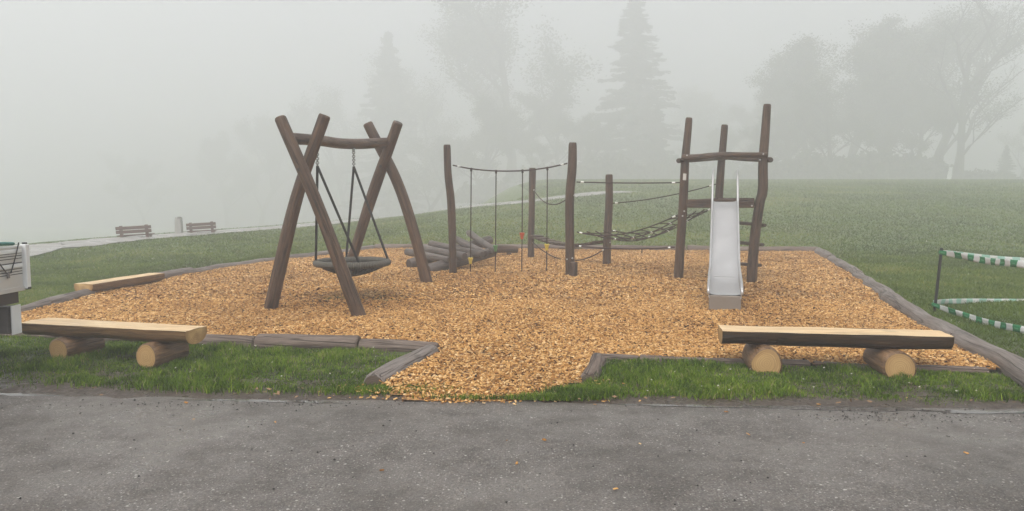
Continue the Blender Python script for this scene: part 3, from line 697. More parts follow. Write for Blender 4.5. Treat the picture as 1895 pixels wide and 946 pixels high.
# ================================================================== SLIDE
sd0 = D(1341, 372, 14.55); sd1 = G(1341, 578)
sx = Vector((sd1.x - sd0.x, sd1.y - sd0.y, 0)); SL = sx.length; sx.normalize(); sy = Vector((-sx.y, sx.x, 0))      # sx downhill, sy to the left seen from the tower
slide = thing('slide', (sd1.x, sd1.y, 0), 'stainless steel slide running down from the wooden tower', 'slide')
zt_ = 1.62; prof = [(0, zt_), (.28, zt_), (.40, zt_ - .035), (.52, zt_ - .10)]
s_e, z_e = SL - 1.35, .40
for k in range(1, 9): f = k / 8; prof.append((.52 + (s_e - .52) * f, zt_ - .10 + (z_e - zt_ + .10) * f))
prof += [(s_e + .15, .335), (s_e + .32, .298), (s_e + .55, .28), (s_e + .85, .272), (SL - .03, .268), (SL, .258)]
O = Vector((sd0.x, sd0.y, 0)); HW = .222
def sp(s, side, z): return O + sx * s + sy * side + Vector((0, 0, z))
V, F_ = [], []; nw = 9
for s, z in prof:
    for k in range(nw):
        q = -1 + 2 * k / (nw - 1); V.append(sp(s, q * HW, z + .018 * abs(q) ** 6))
for i in range(len(prof) - 1):
    for k in range(nw - 1): F_.append((i * nw + k, i * nw + k + 1, (i + 1) * nw + k + 1, (i + 1) * nw + k))
nV = len(V)
bedo = mesh('slide_bed', V, F_, 'steel', slide)
def htop(s):
    if s < .22: return .62 - .10 * s / .22
    if s < .75: return .52 - .30 * ((s - .22) / .53) ** .8
    if s > s_e + .2: return .22 - .06 * min(1, (s - s_e - .2) / .6) - (.10 * max(0, (s - SL + .35) / .35) ** 2)
    return .22 - .0 * s
for q in (1, -1):
    V, F_ = [], []; th = .012; pr = []
    for (s0, z0), (s1, z1) in zip(prof[:-1], prof[1:]):
        for k in range(3): f = k / 3; pr.append((s0 + (s1 - s0) * f, z0 + (z1 - z0) * f))
    pr.append(prof[-1]); rail = []
    for s, z in pr:
        fl = .012 * smooth(s_e, s_e + .5, s)
        zb, zt2 = z - .05, z + htop(s)
        for off in (0, th): V += [sp(s, q * (HW + off), zb), sp(s, q * (HW + off + fl), zt2)]
        rail.append(sp(s, q * (HW + th / 2 + fl), zt2))
    for i in range(len(pr) - 1):
        a, b = 4 * i, 4 * i + 4
        F_ += [(a, b, b + 1, a + 1), (a + 3, b + 3, b + 2, a + 2), (a + 1, b + 1, b + 3, a + 3), (a, a + 2, b + 2, b)]
    F_ += [(0, 1, 3, 2), (len(V) - 4, len(V) - 2, len(V) - 1, len(V) - 3)]
    wl = mesh('side_wall', V, F_, 'steel', slide, False)
    tube('edge_rail', rail + [rail[-1] - Vector((0, 0, .05))], [.021], 'steel', wl, seg=10, noise=0, step=.05, rounded=.01)
# front box of the run-out and a seam strip
eb = sp(SL - .33, 0, .115); m = Matrix((sx, sy, Vector((0, 0, 1)))).transposed().to_4x4(); m.translation = eb
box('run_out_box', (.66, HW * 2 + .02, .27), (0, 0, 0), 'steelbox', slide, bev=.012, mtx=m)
m2 = m.copy(); m2.translation = sp(s_e + .02, 0, .392); box('seam_strip', (.012, HW * 2 - .02, .006), (0, 0, 0), 'chain', slide, bev=0, mtx=m2)
for q in (-1, 1):
    p = sp(.9, q * .2, 0)
tube('support_foot', [sp(1.5, 0, -.05), sp(1.5, 0, .82)], [.03], 'chain', slide, seg=10, noise=0, rounded=0)

# ================================================================== ROPES AND NET TO THE TOWER
def rope_thing(label, a, b, s, r=.014, ends=(1, 1)):
    c = (Vector(a) + Vector(b)) / 2; o = thing('hand_rope', (c.x, c.y, 0), label, 'rope'); p = sag(a, b, s, 12); rope('rope', p, r, 'rope', o)
    if ends[0]: ferrule(o, p[0], p[1])
    if ends[1]: ferrule(o, p[-1], p[-2])
    return o
rope_thing('taut upper rope from the middle post to the slide tower', D(1067, 337, B.y), D(1258, 338, yl), .015)
rope_thing('rising hand rope from the short post to the rear tower post', D(1132, 376.5, D_.y), D(1325, 341, yb), .07)
lw = rope_thing('low taut rope near the chips from middle post to tower', D(1064, 455, B.y), D(1249, 457.5, yl), .05, .018)
p = D(1188, 461, (B.y + yl) / 2); rope('hanging_tail', [p, p - Vector((0, 0, .09))], .012, 'rope', lw)
net = thing('rope_net', G(1190, 500), 'drooping brown rope climbing net leading up to the tower', 'net')
fa, fb = D(1068, 429.5, B.y), D(1254, 398, yl); ra, rb = D(1131, 426, D_.y), D(1318, 385, yb)
NW, NL = 5, 11
sg = [.20, .32, .40, .38, .26]
def npnt(i, t_):
    f = i / (NW - 1); a = Vector(fa).lerp(ra, f); b = Vector(fb).lerp(rb, f)
    # the net gathers towards its ends
    g0 = Vector(fa).lerp(ra, .5); g1 = Vector(fb).lerp(rb, .5); return a.lerp(b, t_) - Vector((0, 0, sg[i] * 4 * t_ * (1 - t_) * (1.15 - .3 * t_)))
for i in range(NW):
    P = [npnt(i, k / 14) for k in range(15)]; rope('long_rope', P, .0145, 'rope', net, 6, .15)
    if i in (0, 4): ferrule(net, P[0], P[1], .05); ferrule(net, P[-1], P[-2], .05)
for k in range(1, NL):
    t_ = k / NL; P = [npnt(i, t_ + (.02 if i % 2 else -.0)) for i in range(NW)]; rope('cross_rope', P, .012, 'rope', net, 6, .12)
    for i in (1, 3):
        if k % 2: c = P[i]; tube('clamp', [c - Vector((.03, 0, 0)), c + Vector((.03, 0, 0))], [.02], 'ferrule', net, seg=8, noise=0, rounded=.008)
for a, b in ((fa, ra), (fb, rb)): rope('end_rope', [npnt(i, .04 if a is fa else .96) for i in range(NW)], .0125, 'rope', net, 6, .12)

# ================================================================== PARK BENCHES AND POST BY THE PATH
def park_bench(px, py, wpx, label, slope):
    x, y = march(px, py + 1.5); sc = FPX / y; L = wpx / sc; z0 = Tz(x, y); rz = R(180) - math.atan2(x, y) * 0 + R(-12)
    root = thing('park_bench', (x, y, z0), label, 'bench', 'park benches along the path', local=True); root.rotation_euler = (0, slope, R(14)); root.location.z -= .34
    for q in (-.36, .36):
        box('leg', (.13, .12, .46), (q * L, .0, .20), 'concrete' if False else 'slat', root); box('leg', (.13, .12, .46), (q * L, .42, .20), 'slat', root)
        box('back_post', (.12, .10, .56), (q * L, -.06, .60), 'slat', root, rot=(R(8), 0, 0)); box('seat_bearer', (.10, .58, .09), (q * L, .2, .39), 'slat', root)
    for k, h in enumerate((.50 + .12, .78)): box('back_slat', (L, .05, .135), (0, -.12 + .02 * -k, h), 'slat', root, rot=(R(8), 0, 0))
    for k in range(3): box('seat_slat', (L, .15, .05), (0, .03 + .18 * k, .46), 'slat', root)
    return root
park_bench(251, 439, 60, 'brown slatted park bench at the lower left end of the path', R(-3))
park_bench(375, 430.5, 51, 'brown slatted park bench further up the path beside the pale post', R(-3))
x, y = march(331.5, 433); z0 = Tz(x, y)
bp = thing('stone_post', (x, y, z0), 'pale grey upright post standing between the two park benches', 'post', local=True)
m = Matrix.Identity(4)
V = []; F_ = []
for h, a, b in ((-.1, .15, .13), (.3, .145, .125), (.74, .125, .115), (.78, .115, .105)):
    V += [(-a, -b, h), (a, -b, h), (a, b, h), (-a, b, h)]
for k in range(3):
    for j in range(4): F_.append((4 * k + j, 4 * k + (j + 1) % 4, 4 * k + 4 + (j + 1) % 4, 4 * k + 4 + j))
F_.append((12, 13, 14, 15)); mesh('shaft', V, F_, 'concrete', bp, False); box('dark_cap', (.13, .12, .09), (.06, -.06, .76), 'bumperdark', bp)

# ================================================================== BARRIER TAPE
def steel_post(b, tz, label, lean=(0, 0)):
    o = thing('barrier_post', (b.x, b.y, 0), label, 'post', 'barrier posts')
    tube('rod', [(b.x, b.y, -.15), (b.x + lean[0], b.y + lean[1], tz)], [.022], 'darkmetal', o, seg=8, noise=0, rounded=.006, step=.3); return o
pb0 = G(1728, 577); ptop = D(1742.5, 459, pb0.y); ln = (ptop.x - pb0.x, 0)
steel_post(pb0, ptop.z, 'thin dark steel rod holding the green and white tape', ln)
def ribbon(label, pts, wd, mat, twist=0.0, group='barrier tape strips'):
    pts = [Vector(p) for p in pts]; C = crom(pts, 60); V, F_, uv = [], [], []; s = 0
    for i, p in enumerate(C):
        if i: s += (p - C[i - 1]).length
        d = (C[min(i + 1, 59)] - C[max(0, i - 1)]).normalized(); sdv = d.cross(Vector((0, 0, 1))).normalized(); a = twist * math.sin(s * 1.7 + 1) + .08 * math.sin(s * 5)
        up = (Vector((0, 0, 1)) * math.cos(a) + sdv * math.sin(a)); f = min(1, .62 + s * 1.2)
        for k in range(4):
            q = (k / 3 - .5) * wd * f; V.append(p + up * q + sdv * (.006 * math.sin(s * 9 + k * 1.5))); uv.append((s, k / 3))
        if i: F_ += [(4 * i - 4 + k, 4 * i + k, 4 * i + k + 1, 4 * i - 3 + k) for k in range(3)]
    o = mesh('barrier_tape', V, F_, mat, None, True, uv=uv); mo = o.modifiers.new('thick', 'SOLIDIFY'); mo.thickness = .0012
    return tag(o, label, 'tape', group)
t0 = D(1741, 467, pb0.y - .025); l0 = D(1728, 560, pb0.y - .03)
nu = G(1960, 636); nu2 = D(1960, 503, nu.y); dirn = (nu - pb0).normalized(); pn = pb0 + (nu - pb0) * 1.45
tn = t0.lerp(nu2, 1.42); tn.z = nu2.z
ribbon('green and white tape from the rod top towards the road', [t0 + Vector((-.03, 0, 0)), D(1780, 474, pb0.y * .955), D(1830, 483.5, pb0.y * .89), D(1895, 490, pb0.y * .805), tn], .088, 'tape', .12)
ribbon('green and white tape from the rod foot slanting towards the road', [D(1724, 563, pb0.y - .03), D(1770, 579, pb0.y * .955), D(1830, 597.5, pb0.y * .885), D(1895, 611, pb0.y * .81), Vector((tn.x, tn.y, .08))], .088, 'tape', .10)
fu = D(1960, 486, 12.3); fl_ = D(1960, 557.5, 12.3); fe = Vector((fu.x + 1.8, 12.75, fu.z)); fe2 = Vector((fl_.x + 1.8, 12.75, fl_.z))
ribbon('faded strip of tape running back behind the upper green tape', [t0 + Vector((.02, .05, 0)), D(1785, 472, 11.75), D(1840, 478, 11.95), D(1895, 481.5, 12.1), fu, fe], .085, 'tapeback', .25)
ribbon('faded pale strip of tape low over the lawn', [l0 + Vector((.02, .05, -.0)), D(1790, 557.5, 11.75), D(1895, 558, 12.1), fl_, fe2], .085, 'tapeback', .10)
steel_post(Vector((tn.x, tn.y, 0)), .95, 'steel rod at the near end of the tape'); steel_post(Vector((fe.x, fe.y, 0)), .95, 'steel rod at the far end of the tape')

# ================================================================== TRAILER
XR, YR = -4.745, 7.18                      # right rear corner of the box
tl = thing('trailer', (XR - .7, YR - 1.4, 0), 'white flatbed trailer with ribbed side boards cut by the left edge', 'trailer')
LN, WD = 2.9, 1.45; z0, z1 = .845, 1.225
box('floor_bed', (WD, LN, .05), (XR - WD / 2, YR - LN / 2, z0 - .02), 'alu', tl)
for sx_, lab in ((0, 'side_board'), (1, 'side_board')):
    xx = XR - .012 - sx_ * (WD - .024)
    sb = box('side_board', (.022, LN - .08, z1 - z0), (xx, YR - LN / 2, (z0 + z1) / 2), 'alu', tl, bev=.004)
    if sx_ == 0:
        for h in (.105, .130, .155, .255, .280, .305): box('groove_shade', (.003, LN - .10, .0075), (xx + .0115, YR - LN / 2, z0 + .02 + h), 'groove_shade', sb, bev=0)  # thin dark strips painted in for groove shade, nothing is recessed
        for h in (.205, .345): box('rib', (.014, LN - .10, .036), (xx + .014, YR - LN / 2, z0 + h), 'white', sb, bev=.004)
        box('groove_shade', (.003, LN - .10, .010), (xx + .0115, YR - LN / 2, z0 + .232), 'groove_shade', sb, bev=0)
        box('top_rim', (.034, LN - .08, .022), (xx, YR - LN / 2, z1 + .008), 'white', sb, bev=.006)
for yy in (YR - .02, YR - LN + .02): box('end_board', (WD - .06, .022, z1 - z0), (XR - WD / 2, yy, (z0 + z1) / 2), 'alu', tl)
for xx in (XR, XR - WD):
    for yy in (YR, YR - LN):
        cp = box('corner_post', (.06, .06, z1 - z0 + .055), (xx, yy, (z0 + z1) / 2 - .002), 'white', tl, bev=.008)
        box('corner_bracket', (.066, .05, .022), (xx, yy, z0 - .025), 'darkmetal', cp, bev=.003); box('latch', (.03, .04, .018), (xx + .002, yy - .002, z1 + .033), 'darkmetal', cp, bev=.003)
for xx in (XR - .10, XR - WD + .10): box('chassis_rail', (.16, LN - .12, .11), (xx, YR - LN / 2 - .03, z0 - .10), 'underframe', tl)
# rear light beam below the bed
LB = Vector((XR - .72, YR - .36, .50))
for yy in (YR - .55,): box('cross_strut', (WD - .3, .08, .36), (XR - WD / 2, yy, .63), 'underframe', tl)
bmx = box('rear_beam', (WD - .03, .12, .262), (XR - WD / 2 - .062, YR - .12, .528), 'bumperdark', tl, bev=.006)
box('end_plate', (.012, .135, .28), (XR - .040, YR - .115, .528), 'white', bmx, bev=.003)
for yy, xx in ((YR - 1.5, XR + .02), (YR - 1.5, XR - WD - .02)):
    wh = torus('wheel', [Vector((xx, yy + .22 * math.cos(2 * math.pi * k / 28), .30 + .22 * math.sin(2 * math.pi * k / 28))) for k in range(28)], .085, 'tyre', tl, 10)
    tube('rim', [(xx - .05, yy, .30), (xx + .05, yy, .30)], [.16], 'chain', wh, seg=20, noise=0, rounded=.01)
    box('fender', (.22, .74, .03), (xx, yy, .655), 'bumperdark', tl)
box('drawbar', (.08, 1.2, .08), (XR - WD / 2, YR - LN - .5, .5), 'underframe', tl)
# green strap bundle with black cord hanging over the board
tp = [(XR - .10, YR - .95, z1 + .03), (XR - .02, YR - .62, z1 + .035), (XR + .0, YR - .36, z1 + .05), (XR - .01, YR - .14, z1 + .04)]
tube('tarp_roll', [(XR - .06, YR - 1.6, z1 + .02)] + tp, [.02, .02, .022, .018, .016], 'tarp', tl, seg=8, noise=.2, step=.06)
for q in ((YR - .58, YR - .30), (YR - .10, YR - .25)):
    rope('cord', [(XR + .012, q[0], z1 + .045), (XR + .024, (q[0] * .5 + q[1] * .5), z1 - .09), (XR + .022, q[1], z1 - .235)], .0055, 'ropeblack', tl, 6)
box('cord_hook', (.012, .03, .05), (XR + .018, YR - .275, z1 - .255), 'bumperdark', tl, bev=.003)

# ================================================================== TREES
def quads(P, N1, N2, tone):           # centre + two half axes
    V = np.stack([P - N1 - N2, P + N1 - N2, P + N1 + N2, P - N1 + N2], 1).reshape(-1, 3); return V, np.arange(len(V)).reshape(-1, 4), tone
def conifer(h, rb, seed, dens=1.0):
    r_ = np.random.default_rng(seed); Ps, A1, A2 = [], [], []; wood_ = []
    zc = .06 * h; k = 0
    while zc < h * .985:
        f = (zc - .04 * h) / (h * .96); L0 = rb * (1 - f) ** .85 * (.9 + .2 * r_.random()) + .15; nb = int(5 + 3 * r_.random())
        for q in range(nb):
            a = r_.uniform(0, 6.283); zz = zc; zc = zz + r_.uniform(-.2, .2); L = L0 * r_.uniform(.45, 1.15); dr = r_.uniform(.12, .42); n = int(max(12, L * 44 * dens)); t_ = r_.random(n) ** .8
            d = np.array([math.cos(a), math.sin(a), 0]); sd = np.array([-math.sin(a), math.cos(a), 0])
            wd = .22 * L * (1 - t_ * .85) * r_.uniform(-1, 1, n)
            P = np.outer(t_ * L, d) + np.outer(wd, sd); P[:, 2] = zc - dr * L * t_ ** 1.3 + .10 * L * t_ ** 3 - r_.random(n) * .28 - .35 * np.abs(wd)
            e = r_.uniform(.08, .24, n)[:, None]; ax = d * .8 + sd * np.sign(wd)[:, None] * .7 + r_.normal(0, .3, (n, 3)); ax /= np.linalg.norm(ax, axis=1)[:, None]
            up = np.cross(ax, r_.normal(0, 1, (n, 3))); up /= np.linalg.norm(up, axis=1)[:, None]
            Ps.append(P); A1.append(ax * e); A2.append(up * e * .32)
            wood_.append((zc, a, L * .9, dr)); zc = zz
        zc += (.22 + .14 * (1 - f)) * r_.uniform(.7, 1.2)
    P = np.concatenate(Ps); return quads(P, np.concatenate(A1), np.concatenate(A2), r_.random(len(P))) + (wood_,)
def broadleaf(h, seed, spread=.42, leafn=5, lsize=.16, first=.16):
    """recursive limbs; returns tube list and leaf quads"""
    r_ = random.Random(seed); q_ = np.random.default_rng(seed); limbs, tips = [], []
    def grow(p, d, L, r, lev):
        pts = [p]; n = 4; dd = d.copy()
        for i in range(n):
            dd = (dd + Vector((r_.gauss(0, .12), r_.gauss(0, .12), r_.gauss(0, .06) + (.05 if lev else .02)))).normalized(); pts.append(pts[-1] + dd * L / n)
        limbs.append((pts, r, r * (.55 if lev < 3 else .3), lev))
        if lev >= 3:
            for i in range(1, n + 1): tips.append((pts[i], dd))
            if lev >= 4: return
        m = (7, 5, 4, 3)[min(lev, 3)]
        for k in range(m):
            f = first + (1 - first) * (k + r_.random() * .8) / m if lev == 0 else .3 + .7 * (k + r_.random()) / m
            i = min(n - 1, int(f * n)); b = pts[i].lerp(pts[i + 1], f * n - i if f < 1 else 1)
            a = r_.uniform(0, 6.283); e = Vector((math.cos(a), math.sin(a), r_.uniform(.1, .9))) ; nd = (dd * r_.uniform(.35, .8) + e * r_.uniform(.6, 1.0)).normalized()
            grow(b, nd, L * r_.uniform(spread * .9, spread * 1.35) * (1.15 - .4 * f if lev == 0 else 1), r * r_.uniform(.38, .55), lev + 1)
    grow(Vector((0, 0, -.3)), Vector((0, 0, 1)), h * .78, h * .021, 0)
    tp = np.array([tuple(p) for p, _ in tips]); P = np.repeat(tp, leafn, 0) + q_.normal(0, .48, (len(tp) * leafn, 3)); n = len(P)
    a = q_.normal(0, 1, (n, 3)); a /= np.linalg.norm(a, axis=1)[:, None]; b = np.cross(a, q_.normal(0, 1, (n, 3))); b /= np.linalg.norm(b, axis=1)[:, None]
    e = q_.uniform(.5, 1.3, n)[:, None] * lsize
    return limbs, quads(P, a * e, b * e * .6, q_.random(n))
def tubes_np(limbs):
    V, F_ = [], []
    for pts, r0, r1, lev in limbs:
        seg = (9, 6, 4, 3, 3)[min(lev, 4)]; b = len(V); n = len(pts)
        for i, p in enumerate(pts):
            r = r0 + (r1 - r0) * i / (n - 1); r *= (1.5 if lev == 0 and i == 0 else 1); d = (pts[min(i + 1, n - 1)] - pts[max(i - 1, 0)]).normalized()
            x = d.orthogonal().normalized(); y = d.cross(x)
            for k in range(seg): a = 2 * math.pi * k / seg; V.append(p + x * (max(r, .012) * math.cos(a)) + y * (max(r, .012) * math.sin(a)))
        for i in range(n - 1):
            for k in range(seg): F_.append((b + i * seg + k, b + i * seg + (k + 1) % seg, b + (i + 1) * seg + (k + 1) % seg, b + (i + 1) * seg + k))
    return V, F_
PROTO = {}
def proto(kind):
    if kind in PROTO: return PROTO[kind]
    if kind.startswith('con'):
        sd = {'con1': 3, 'con2': 11}[kind]; V, F_, tn_, wd = conifer(22, 4.2 if kind == 'con1' else 4.8, sd)
        cr = soup('crown', V, F_, tn_, 'needle', kind=None)
        limbs = [([Vector((0, 0, -.5)), Vector((.05, 0, 5)), Vector((0, .08, 12)), Vector((.03, 0, 21.6))], .36, .03, 0)]
        for (zc, a, L, dr) in wd[::2]:
            d = Vector((math.cos(a), math.sin(a), 0)); limbs.append(([Vector((0, 0, zc)) + d * (L * q) - Vector((0, 0, dr * L * q ** 1.3)) for q in (0, .5, 1)], .035, .01, 3))
    else:
        sd, h, ln_, ls = {'brd1': (5, 20, 13, .095), 'brd2': (8, 20, 8, .085), 'brd3': (21, 20, 18, .10), 'bare': (34, 20, 2, .06)}[kind]
        limbs, (V, F_, tn_) = broadleaf(h, sd, .44 if kind != 'bare' else .46, ln_, ls)
        cr = soup('crown', V, F_, tn_, 'leaf', kind=None)
    v, f = tubes_np(limbs); tk = mesh('trunk', v, f, 'trunk')
    PROTO[kind] = (cr.data, tk.data); zmax = max(max(q.z for q in v), float(V[:, 2].max()))
    bpy.data.objects.remove(cr); bpy.data.objects.remove(tk); PROTO[kind] += (zmax,)
    return PROTO[kind]
def tree(name, kind, px, toppy, dist, label, wide=1.0, rz=0.0, z0=None):
    c, k, zmax = proto(kind); p = D(px, 366, dist); x, y = p.x, p.y; zb = Tz(x, y) - .05 if z0 is None else z0
    H = D(px, toppy, dist).z - zb; s = H / zmax
    o = thing(name, (x, y, zb), label, 'tree', 'trees in the fog', rz, True); o.scale = (s * wide, s * wide, s)
    for nm, d in (('crown', c), ('trunk', k)):
        q = link(bpy.data.objects.new(nm, d)); q.parent = o
    return o
tree('spruce_tree', 'con1', 722, 58, 226, 'pale spruce standing behind the swing frame', 1.3, .4)
tree('broadleaf_tree', 'brd1', 945, -30, 219, 'tall leafy tree above the rope traverse', 1.3, 1.0)
tree('broadleaf_tree', 'brd2', 835, 95, 242, 'thin faint tree left of the tall leafy one', 1.23, 2.2)
tree('broadleaf_tree', 'brd3', 1030, 150, 203, 'shorter leafy tree behind the middle post', 1.37, .2)
tree('broadleaf_tree', 'brd3', 890, 170, 195, 'low leafy tree behind the left bent post', 1.43, 4.1)
tree('spruce_tree', 'con2', 1172, -25, 203, 'tall dark spruce left of the slide tower', 1.37, 1.9)
tree('spruce_tree', 'con1', 1215, 190, 195, 'smaller spruce close beside the tall dark spruce', 1.2, 3.0)
tree('broadleaf_tree', 'brd2', 1330, 140, 245, 'faint tree directly above the slide', 1.43, .7)
tree('broadleaf_tree', 'brd1', 1275, 215, 242, 'low faint tree left above the slide', 1.2, 2.9)
tree('broadleaf_tree', 'brd3', 1390, 170, 226, 'rounded tree just left of the dark group', 1.15, 5.0)
tree('broadleaf_tree', 'brd3', 1500, 55, 168, 'dense tree at the left end of the dark group', 1.3, .9)
tree('broadleaf_tree', 'brd1', 1575, 5, 168, 'tall dense tree in the middle of the dark group', 1.3, 3.6)
tree('broadleaf_tree', 'brd3', 1655, 20, 160, 'broad dense tree right of the middle of the dark group', 1.3, 2.0)
tree('broadleaf_tree', 'brd2', 1725, -25, 157, 'tall sparse tree leaning over the right meadow', 1.37, 5.5)
tree('bare_tree', 'bare', 1770, -20, 150, 'rightmost big tree with fine bare branches', 1.15, 1.2)
tree('broadleaf_tree', 'brd1', 1448, 130, 182, 'smaller tree at the left foot of the dark group', 1.0, 1.5)
tree('spruce_tree', 'con2', 1858, 268, 164, 'little spruce alone at the right edge', 1.4, 0)
tree('broadleaf_tree', 'brd2', 1885, 150, 200, 'very faint tree at the right edge', 1.0, 4.4)
tree('broadleaf_tree', 'brd1', 480, 185, 245, 'faint tree far left of the swing', 1.0, 2.6)
tree('broadleaf_tree', 'brd3', 560, 190, 245, 'faint round tree behind the left swing legs', 1.0, .3)
tree('broadleaf_tree', 'brd2', 640, 160, 245, 'faint tree between the swing legs', 1.0, 3.3)
tree('broadleaf_tree', 'brd3', 420, 235, 245, 'faint low tree above the right park bench', 1.0, 1.3)
tree('broadleaf_tree', 'brd1', 270, 275, 245, 'barely visible tree above the left park bench', 1.2, 5.8)
for a in (('broadleaf_tree', 'brd3', 1470, 185, 166, 'low bushy tree at the left foot of the dark group', 1.5, 2.1), ('broadleaf_tree', 'brd1', 1535, 150, 160, 'bushy tree in front of the left dense tree', 1.4, .6),
          ('broadleaf_tree', 'brd3', 1610, 140, 157, 'bushy tree in the middle of the dark group', 1.4, 4.6), ('broadleaf_tree', 'brd3', 1685, 150, 155, 'bushy tree left of the bare right tree', 1.4, 3.9),
          ('broadleaf_tree', 'brd1', 1420, 215, 175, 'small bushy tree behind the tower right post', 1.4, 1.1), ('broadleaf_tree', 'brd2', 1620, -10, 175, 'tall back tree showing over the middle of the dark group', 1.3, 5.2),
          ('broadleaf_tree', 'brd3', 1100, 205, 191, 'low bushy tree left of the tall dark spruce', 1.4, 2.4), ('broadleaf_tree', 'brd3', 985, 225, 198, 'low bushy tree behind the hanging ropes', 1.5, .4),
          ('broadleaf_tree', 'brd1', 790, 225, 205, 'low faint tree right of the pale spruce', 1.4, 3.1), ('broadleaf_tree', 'brd3', 1330, 235, 205, 'low faint tree behind the slide', 1.6, 2.8)): tree(*a)
# shrubs filling in under the trees
q_ = np.random.default_rng(77)
def shrub(px, dist, wd, ht, label, mat='leaf'):
    p = D(px, 366, dist); zb = Tz(p.x, p.y); n = int(110 * wd * ht / 4); a = q_.uniform(0, 6.283, n); r = np.sqrt(q_.random(n)) * wd / 2
    P = np.stack([r * np.cos(a), r * np.sin(a) * .6, q_.random(n) * ht * (1 - .75 * (2 * r / wd) ** 2) * (.55 + .45 * vnoise(r * np.cos(a), r * 0, 1.2, int(px)))], 1)
    A = q_.normal(0, 1, (n, 3)); A /= np.linalg.norm(A, axis=1)[:, None]; B_ = np.cross(A, q_.normal(0, 1, (n, 3))); B_ /= np.linalg.norm(B_, axis=1)[:, None]; e = q_.uniform(.2, .5, n)[:, None]
    root = thing('shrub', (p.x, p.y, zb), label, 'shrub', 'shrubs under the trees', 0, True)
    o = soup('foliage', *quads(P, A * e, B_ * e * .6, q_.random(n)), mat, root, None)
    limbs = []
    for k in range(9):
        an = q_.uniform(0, 6.28); q2 = q_.uniform(.2, .42) * wd; limbs.append(([Vector((0, 0, -.1)), Vector((q2 * .5 * math.cos(an), q2 * .3 * math.sin(an), ht * .45)), Vector((q2 * math.cos(an), q2 * .6 * math.sin(an), ht * .8))], .04, .012, 2))
    mesh('stem', *tubes_np(limbs), 'trunk', root)
for a in ((905, 192, 21.2, 7.6, 'low shrub below the rope traverse trees'), (1010, 189, 21.2, 6.1, 'low shrub behind the back row posts'), (1110, 181, 25.6, 8.1, 'shrub at the foot of the tall dark spruce'), (1235, 185, 25.6, 7.0, 'shrub between spruce and slide tower'),
          (1345, 206, 29.9, 7.6, 'faint shrub behind the slide'), (1440, 170, 20.8, 6.8, 'shrub at the left foot of the dark group of trees'), (1515, 160, 20.8, 8.0, 'tall shrub under the dense left tree'), (1580, 160, 20.8, 6.8, 'shrub under the tall middle tree of the dark group'),
          (1640, 154, 20.8, 8.0, 'shrub under the broad dense tree'), (1700, 154, 17.2, 5.7, 'shrub left of the pale board'), (1805, 154, 17.2, 2.5, 'flat shrub right of the pale board')): shrub(*a)
p = D(1756, 366, 125); zb = Tz(p.x, p.y); wb = thing('pale_board', (p.x, p.y, zb), 'small pale board standing at the foot of the right trees', 'board', None, R(10), True)
V = [(-.6, -.04, -.05), (.25, -.04, -.05), (.4, -.04, 2.1), (-.16, -.04, 2.1)]; V += [(a, .03, c) for a, b, c in V]
mesh('panel', V, [(0, 1, 2, 3), (7, 6, 5, 4), (1, 0, 4, 5), (2, 1, 5, 6), (3, 2, 6, 7), (0, 3, 7, 4)], 'wall', wb, False)

